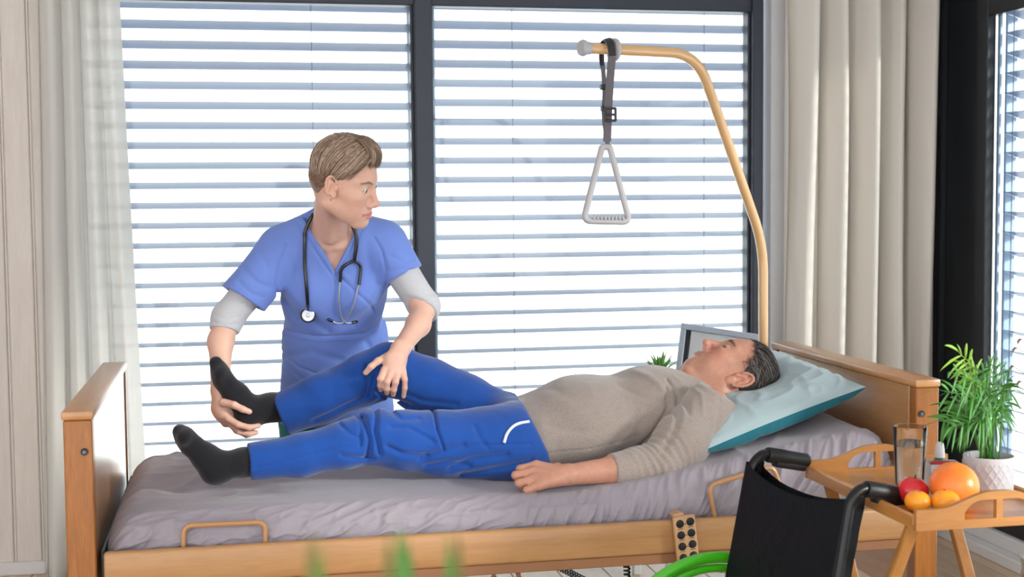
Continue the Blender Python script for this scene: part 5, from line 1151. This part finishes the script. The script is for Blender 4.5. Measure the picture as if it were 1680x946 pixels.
m = MB(); hw, hd_b, hb_ = 0.036, 0.030, 0.054
m.box((-hw, -hd_b, 0), (hw, hd_b, 0.002), 0, 1, Mx)
for a, b in (((-hw, -hd_b, 0), (hw, -hd_b+0.0015, hb_)), ((-hw, hd_b-0.0015, 0), (hw, hd_b, hb_)), ((-hw, -hd_b, 0), (-hw+0.0015, hd_b, hb_)), ((hw-0.0015, -hd_b, 0), (hw, hd_b, hb_))): m.box(a, b, 0, 1, Mx)
m.build('carton', M['carton'], bx, smooth=False)
MB().box((-0.030, -0.026, 0.004), (0.012, -0.008, 0.060), 0.001, 1, Mx).build('pill_packet', M['red_pack'], bx); MB().box((0.010, -0.022, 0.004), (0.033, 0.020, 0.056), 0.001, 1, Mx @ Matrix.Rotation(0.1, 4, 'Y')).build('blister_sheet', M['foil'], bx)
bo = empty('dropper_bottle', Mx @ Vector((-0.004, 0.010, 0.002))); tag(bo, 'small dropper bottle with white cap standing in the medicine box', 'bottle'); c = Mx @ Vector((-0.004, 0.010, 0.012))
MB().lathe([(0, 0), (0.013, 0), (0.014, 0.002), (0.014, 0.045), (0.010, 0.053), (0, 0.053)], c, 20).build('bottle_body', M['green_label'], bo)
MB().lathe([(0.0, 0.052), (0.0115, 0.052), (0.0115, 0.058), (0.0100, 0.074), (0.0085, 0.084), (0.005, 0.087), (0, 0.0875)], c, 20).build('cap', M['pot_white'], bo)
# palm in a lattice pot
M['pot_grey'] = plain('matt_grey_pot', rgb(196, 192, 198), 0.7, 0, 0.03); M['palm'] = plain('palm_green', rgb(64, 128, 44), 0.42, 0, 0.35, 14.0, subs=0.05); M['palm_light'] = plain('palm_light_green', rgb(142, 188, 60), 0.42, 0, 0.2, 14.0, subs=0.05); M['palm_stem'] = plain('palm_stem', rgb(108, 138, 70), 0.5, 0, 0.2)
pc = onz(1621, 811, TZ); pp_ = empty('potted_palm', pc); tag(pp_, 'feathery green parlour palm in a lattice-relief grey pot', 'plant')
hp_ = at(1621, 747, pc.y).z-TZ; rp = 0.0545; nu, nv = 144, 44
th_ = np.linspace(0, 2*PI, nu, endpoint=False)[:, None]; vv = np.linspace(0, 1, nv)[None, :]; k_ = 18
lat = np.minimum(np.abs(np.sin(th_*k_/2+vv*PI*3.2)), np.abs(np.sin(th_*k_/2-vv*PI*3.2))); rel = 0.0030*np.clip(1-lat*4.0, 0, 1)*smooth01(vv, 0.10, 0.14)*(1-smooth01(vv, 0.86, 0.90))
rr_ = rp*(0.93+0.07*vv)+rel-0.003*np.clip(1-vv/0.05, 0, 1); Pw = np.stack([pc.x+rr_*np.cos(th_), pc.y+rr_*np.sin(th_), pc.z+hp_*vv+0*th_], -1)
inn = [np.stack([pc.x+q*np.cos(th_), pc.y+q*np.sin(th_), np.full_like(th_, pc.z+zz)], -1) for q, zz in ((rp*0.985, hp_+0.002), (rp*0.95, hp_+0.001), (rp*0.93, hp_-0.014), (rp*0.90, hp_-0.03))]
bot_ = np.stack([pc.x+0.001*np.cos(th_), pc.y+0.001*np.sin(th_), np.full_like(th_, pc.z)], -1)
link_mesh('pot', grid_mesh('pot', np.concatenate([bot_, Pw]+inn, 1), closed_u=True), M['pot_grey'], pp_)
MB().lathe([(0, -0.012), (rp*0.925, -0.014), (rp*0.92, -0.02), (0, -0.02)], pc+Vector((0, 0, hp_)), 32).build('soil', M['soil'], pp_)
rs = np.random.RandomState(21)
def frond(base, tip, mid, nl, ln, mat):
    m = MB(); st_ = spline([base, mid, tip], 10); m.tube(st_, [0.0018-0.0012*i/len(st_) for i in range(len(st_))], 6)
    for i in range(nl):
        t = 0.48+0.52*i/(nl-1); f = t*(len(st_)-1); j = min(int(f), len(st_)-2); p = st_[j].lerp(st_[j+1], f-j); d = (st_[j+1]-st_[j]).normalized(); sd = d.cross(Vector((rs.normal()*0.2, -1, 0.35+rs.normal()*0.2))).normalized()
        for s in ((1, -1) if i < nl-1 else (0,)):
            dr = (d*0.75+sd*s*0.9+Vector((0, rs.normal()*0.35, -0.12))).normalized(); L = ln*(0.75+0.4*math.sin(PI*(t-0.4)/0.7))*(0.8+0.4*rs.rand()); pts = [p+dr*L*q+Vector((0, 0, -0.35*L*q*q)) for q in (0, 0.2, 0.5, 0.8, 1)]
            m.tube(pts, [0.0010, 0.0032, 0.0038, 0.0024, 0.0003], 6, flat=((dr.cross(d)), 0.18))
    m.build('frond', mat, pp_, auto=None)
b0 = pc+Vector((0, 0, hp_-0.016))
tips = [(1572, 576, 0), (1583, 600, 1), (1560, 610, 0), (1545, 640, 0), (1560, 665, 1), (1542, 690, 0), (1575, 640, 0), (1590, 625, 1), (1610, 610, 0), (1640, 605, 0), (1655, 625, 0), (1665, 640, 0), (1650, 660, 1), (1600, 660, 0), (1615, 640, 0), (1630, 645, 0), (1580, 690, 0), (1640, 690, 0), (1560, 700, 0), (1605, 690, 1), (1622, 600, 0), (1576, 665, 0), (1595, 648, 0), (1635, 670, 0), (1615, 675, 0), (1588, 705, 0)]
for i, (x, y, lt) in enumerate(tips):
    Y = pc.y+0.075*rs.normal()*0.8; tp = at(x, y, Y); bs = b0+Vector((rs.normal()*0.012, rs.normal()*0.012, 0)); md = bs.lerp(tp, 0.58)+Vector(((bs.x-tp.x)*0.25, 0, 0.035+0.02*rs.rand()))
    frond(bs, tp, md, 7, 0.046, M['palm_light'] if (lt and y < 650) or i == 0 else M['palm'])
# dried stalks in a floor vase at the right edge
M['dry'] = plain('dried_stalk', rgb(120, 98, 88), 0.8, 0, 0.2); M['vase'] = plain('stone_vase', rgb(180, 176, 172), 0.7)
dv = empty('dried_stalks', (1.93, 3.0, 0)); tag(dv, 'thin brown dried stalks reaching in at the right edge', 'dried plant')
MB().lathe([(0, 0), (0.07, 0), (0.085, 0.2), (0.06, 0.42), (0.035, 0.52), (0.04, 0.55), (0.033, 0.55), (0.03, 0.5), (0, 0.48)], (1.93, 3.0, 0), 28).build('vase', M['vase'], dv)
for tp in (at(1668, 570, 2.95), at(1676, 556, 2.97), at(1663, 600, 2.95), at(1675, 625, 2.93), at(1690, 560, 3.0)):
    pts = spline([Vector((1.93, 3.0, 0.45)), Vector((1.94, 2.99, 0.8)).lerp(tp, 0.25), tp+Vector((0.06, 0.01, -0.05)), tp], 6); MB().tube(pts, [0.0018-0.0010*i/len(pts) for i in range(len(pts))], 6).build('stalk', M['dry'], dv)
    e = pts[-1]; d = (pts[-1]-pts[-2]).normalized()
    MB().tube([e-d*0.002, e+d*0.006+Vector((0, 0, -0.004)), e+d*0.012+Vector((0, 0, -0.012)), e+d*0.014+Vector((0, 0, -0.02))], [0.001, 0.0035, 0.003, 0.0005], 8).build('seed_head', M['dry'], dv)

# ------------------------------------------------------------------ wheelchair
M['navy_nylon'] = fabric('black_nylon', rgb(9, 11, 18), 0.55, 900, 0.10, 0.2, 0.25, 7.0, 0.0, 0.02); M['wc_frame'] = plain('black_frame_tube', rgb(14, 14, 17), 0.35, 0.2); M['green_rim'] = plain('bright_green_rim', rgb(66, 178, 24), 0.25, 0, 0.05, coat=0.5); M['tyre'] = plain('grey_tyre', rgb(60, 60, 64), 0.7); M['silver'] = plain('silver_spoke', rgb(190, 192, 196), 0.3, 0.9)
PL, PR = Vector((1.180, 3.00, 0.822)), Vector((1.262, 2.65, 0.808)); sdv = (PR-PL); sdv.z = 0; sdv.normalize(); bkv = Vector((-sdv.y, sdv.x, 0)); bkv = bkv if bkv.x > 0 else -bkv
wc = empty('wheelchair', ((PL.x+PR.x)/2-0.2, (PL.y+PR.y)/2, 0)); tag(wc, 'black folding wheelchair with bright green wheel rims beside the bed', 'wheelchair')
fwdv = -bkv; seatz = 0.47
for P in (PL, PR):
    b = Vector((P.x, P.y, 0))+fwdv*0.085; lowp = Vector((b.x, b.y, 0.30))
    MB().tube(rounded([lowp, Vector((b.x, b.y, seatz))+bkv*0.02, P, P+bkv*0.030+Vector((0, 0, 0.022)), P+bkv*0.16+Vector((0, 0, -0.010))], 0.035, 6), 0.0125, 14).build('back_post', M['wc_frame'], wc)
    g = P+bkv*0.040+Vector((0, 0, 0.018)); e = P+bkv*0.158+Vector((0, 0, -0.008)); d = (e-g).normalized()
    hnd = MB().tube([g, g+d*0.004, g.lerp(e, 0.45), g.lerp(e, 0.5), e-d*0.006, e, e+d*0.003], [0.0165, 0.0185, 0.0185, 0.0178, 0.0175, 0.015, 0.006], 18).build('push_grip', M['black_rubber'], wc)
    MB().box((-0.05, -0.013, -0.026), (0.04, 0.013, -0.006), 0.006, 2, Matrix.Translation(g.lerp(e, 0.62)) @ d.to_track_quat('X', 'Z').to_matrix().to_4x4()).build('grip_underside', M['black_rubber'], hnd)
# upholstery: sagging sling between the posts with a padded middle
nu, nv = 60, 60; u = np.linspace(0, 1, nu)[:, None]; v = np.linspace(0, 1, nv)[None, :]
def sling(off):
    topz = 0.0+(-0.030*np.sin(PI*u)**0.8); a, b = np.array(PL), np.array(PR); tilt = np.array(fwdv)*0.085
    ed = 0.018; uu = u*(1+2*ed)-ed
    P = a+(b-a)*uu[..., None]+0*v[..., None]; hgt = (0.355+topz)*v+0*u; P = P+tilt*(v*0.9)[..., None]; P[..., 2] = P[..., 2]+topz-hgt+0.004
    sag = 0.030*np.sin(PI*u)*(0.6+0.4*v)+0*v; pad = 0.018*np.exp(-((u-0.5)/0.22)**4)*smooth01(v, 0.15, 0.3)+0.006*np.sin(PI*u*5)*np.exp(-((v-0.5)/0.4)**2)+0.004*pnoise(u*5, v*6, 3.0)
    wrap = 0.020*(np.exp(-(u/0.05)**2)+np.exp(-((u-1)/0.05)**2))
    return P+np.array(bkv)*(off*(sag*-0.6+0.016+pad+wrap) if off > 0 else -sag*0.6-0.014-0.02*(np.exp(-(u/0.05)**2)+np.exp(-((u-1)/0.05)**2))*0+0*pad)[..., None]
A, Bk = sling(1), sling(-1); ring = np.concatenate([A, Bk[::-1]], 0)
link_mesh('back_sling', grid_mesh('back_sling', ring, closed_u=True), M['navy_nylon'], wc)
mid = (PL+PR)/2; hwid = (PR-PL).length/2
q = Matrix(((fwdv.x, sdv.x, 0, mid.x), (fwdv.y, sdv.y, 0, mid.y), (0, 0, 1, 0), (0, 0, 0, 1)))
MB().box((0.08, -hwid+0.01, seatz-0.03), (0.48, hwid-0.01, seatz+0.02), 0.015, 3, q).build('seat', M['navy_nylon'], wc)
for s in (-1, 1):
    y = s*hwid; T_ = lambda x, yy, z: q @ Vector((x, yy, z))
    MB().tube(rounded([T_(0.07, y, seatz), T_(0.47, y, seatz), T_(0.52, y, 0.30), T_(0.56, y*0.9, 0.12)], 0.05), 0.012, 12).build('side_frame', M['wc_frame'], wc); MB().tube(rounded([T_(0.06, y, 0.30), T_(0.50, y, 0.30)], 0.02), 0.012, 12).build('lower_tube', M['wc_frame'], wc)
    wr_ = 0.305; wy = y+s*0.045; cx, cz = 0.095, wr_; ax, az = fwdv, Vector((0, 0, 1)); cen = T_(cx, wy, cz)
    MB().tube(arc_pts(cen, wr_-0.014, 0, 2*PI*63/64, 63, ax, az), 0.014, 14, close=True).build('tyre', M['green_rim'], wc)
    MB().tube(arc_pts(cen, wr_-0.040, 0, 2*PI*63/64, 63, ax, az), 0.010, 12, close=True).build('wheel_rim', M['green_rim'], wc)
    MB().tube(arc_pts(cen+sdv*s*0.035, wr_-0.050, 0, 2*PI*63/64, 63, ax, az), 0.009, 10, close=True).build('hand_rim', M['silver'], wc)
    MB().tube([cen-sdv*s*0.04, cen+sdv*s*0.025], 0.022, 18).build('hub', M['wc_frame'], wc)
    m = MB()
    for i in range(18): a = 2*PI*i/18; b = a+(0.35 if i % 2 else -0.35); m.tube([cen+(ax*math.cos(a)+az*math.sin(a))*0.02, cen+(ax*math.cos(b)+az*math.sin(b))*(wr_-0.045)], 0.0012, 5)
    o = m.build('spokes', M['silver'], wc); o['kind'] = 'stuff'
    cc = T_(0.50, y, 0.085); MB().tube(arc_pts(cc, 0.07, 0, 2*PI*31/32, 31, ax, az), 0.014, 10, close=True).build('caster_tyre', M['tyre'], wc); MB().tube([cc-sdv*0.02, cc+sdv*0.02], 0.05, 20).build('caster_hub', M['wc_frame'], wc); MB().tube([cc+Vector((0, 0, 0.05)), T_(0.50, y, 0.30)], 0.010, 10).build('caster_stem', M['wc_frame'], wc)
    MB().box((0.50, y*0.55-0.06, 0.10), (0.66, y*0.55+0.06, 0.115), 0.006, 1, q).build('footplate', M['black_rubber'], wc)

# ------------------------------------------------------------------ hand control, cables
M['handset'] = plain('tan_handset', rgb(196, 152, 110), 0.45, 0, 0.03); M['ink'] = plain('dark_print', rgb(70, 52, 40), 0.7)
yh = BY0-0.012; h0, h1, h2 = at(1103, 848, yh), at(1139, 842, yh), at(1114, 917, yh); ru = (h1-h0).normalized(); rd = (h2-h0); rd = (rd-ru*rd.dot(ru)).normalized(); rn = ru.cross(rd).normalized(); rn = rn if rn.y < 0 else -rn
HW, HL = (h1-h0).length, 0.155; Mh = Matrix(((ru.x, rd.x, rn.x, h0.x), (ru.y, rd.y, rn.y, h0.y), (ru.z, rd.z, rn.z, h0.z), (0, 0, 0, 1)))
hs_ = empty('hand_control', h0+rd*HL); tag(hs_, 'tan bed hand control with round black buttons hooked on the side rail', 'remote')
MB().box((0, 0, -0.008), (HW, HL, 0.008), 0.005, 2, Mh).build('housing', M['handset'], hs_); MB().box((0.004, -0.006, -0.024), (HW*0.55, 0.004, -0.002), 0.002, 1, Mh).box((0.004, -0.004, -0.046), (HW*0.55, 0.0, -0.02), 0.001, 1, Mh).build('hook', M['handset'], hs_)
for i in range(5):
    for j in range(2):
        u_ = HW*(0.27 if j == 0 else 0.74); w_ = 0.0185+i*0.0295-(0.000 if j == 0 else 0.002); p = Mh @ Vector((u_, w_, 0.008)); MB().lathe([(0.0108, -0.001), (0.0105, 0.0012), (0.009, 0.0018), (0, 0.0016)], p, 24, Mh.to_3x3().to_4x4()).build('button', M['black_rubber'], hs_)
        MB().box((u_-0.007, w_+0.0125, 0.0078), (u_+0.007, w_+0.0142, 0.0083), 0, 1, Mh).build('caption', M['ink'], hs_, smooth=False)
    w_ = 0.0185+i*0.0295; MB().prism([Mh @ Vector((HW*0.505-0.002, w_+0.003, 0.0078)), Mh @ Vector((HW*0.505+0.002, w_+0.003, 0.0078)), Mh @ Vector((HW*0.505, w_-0.001, 0.0078))], rn*0.0006).build('arrow', M['ink'], hs_, smooth=False)
M['cable'] = plain('grey_coil', rgb(70, 72, 82), 0.5)
def coil(a, b, r, turns, wr, mat, name, label):
    a, b = Vector(a), Vector(b); d = (b-a).normalized(); e1 = d.orthogonal().normalized(); e2 = d.cross(e1); n = turns*12
    pts = [a.lerp(b, i/n)+(e1*math.cos(2*PI*i/12)+e2*math.sin(2*PI*i/12))*r for i in range(n+1)]; o = MB().tube(pts, wr, 6).build(name, mat, auto=None); return tag(o, label, 'cable')
coil(at(915, 929, 3.62), Vector((1.19, 3.70, 0.225)), 0.0085, 44, 0.0020, M['cable'], 'coiled_cable', 'grey coiled cable sagging below the bed rail')
p = at(1028, 922, 3.36); coil(p, (p.x+0.01, p.y, 0.24), 0.007, 26, 0.0030, M['black_rubber'], 'coiled_cable', 'black coiled cable hanging straight down from the rail')
p = at(846, 934, 3.40); tag(MB().tube(spline([p, p+Vector((0.012, 0, -0.05)), p+Vector((0.02, 0.02, -0.2)), (p.x+0.03, p.y+0.05, 0.215)], 6), 0.0028, 8).build('power_cord', M['black_rubber']), 'thin dark straight cord dropping under the bed rail', 'cable')

# ------------------------------------------------------------------ plant close to the camera
M['blade'] = plain('fresh_green_blade', rgb(70, 120, 38), 0.6, 0, 0.25, 10.0, subs=0.0); M['blade_dark'] = plain('olive_green_blade', rgb(96, 92, 26), 0.5, 0, 0.2, 10.0)
fp = at(650, 900, 0.78); fg = empty('potted_grass', (fp.x, 0.80, 0)); tag(fg, 'blurred green blades of a plant close to the camera', 'plant')
MB().lathe([(0, 0), (0.10, 0), (0.13, 0.46), (0.14, 0.50), (0.125, 0.50), (0.12, 0.46), (0, 0.45)], (fp.x, 0.80, 0), 32).build('pot', M['pot_white'], fg)
for i, (x, y, w_, mt_) in enumerate(((512, 868, 0.0085, 'blade_dark'), (528, 884, 0.004, 'blade'), (636, 868, 0.007, 'blade_dark'), (655, 850, 0.0065, 'blade'), (668, 878, 0.0085, 'blade'), (735, 872, 0.0065, 'blade'), (750, 862, 0.006, 'blade_dark'))):
    tp = at(x, y, 0.78); bs = Vector((fp.x+(tp.x-fp.x)*0.35, 0.80, 0.45)); pts = spline([bs, bs.lerp(tp, 0.5)+Vector(((tp.x-fp.x)*0.12, 0, 0.02)), tp+Vector((0, 0, -0.06)), tp], 6)
    n = len(pts); w_ *= 0.5; MB().tube(pts, [w_*min(1, 0.5+k/6)*(1 if k < n-5 else max(0.06, (n-1-k)/5)) for k in range(n)], 8, flat=((0, 1, 0), 0.16)).build('blade', M[mt_], fg, auto=None)
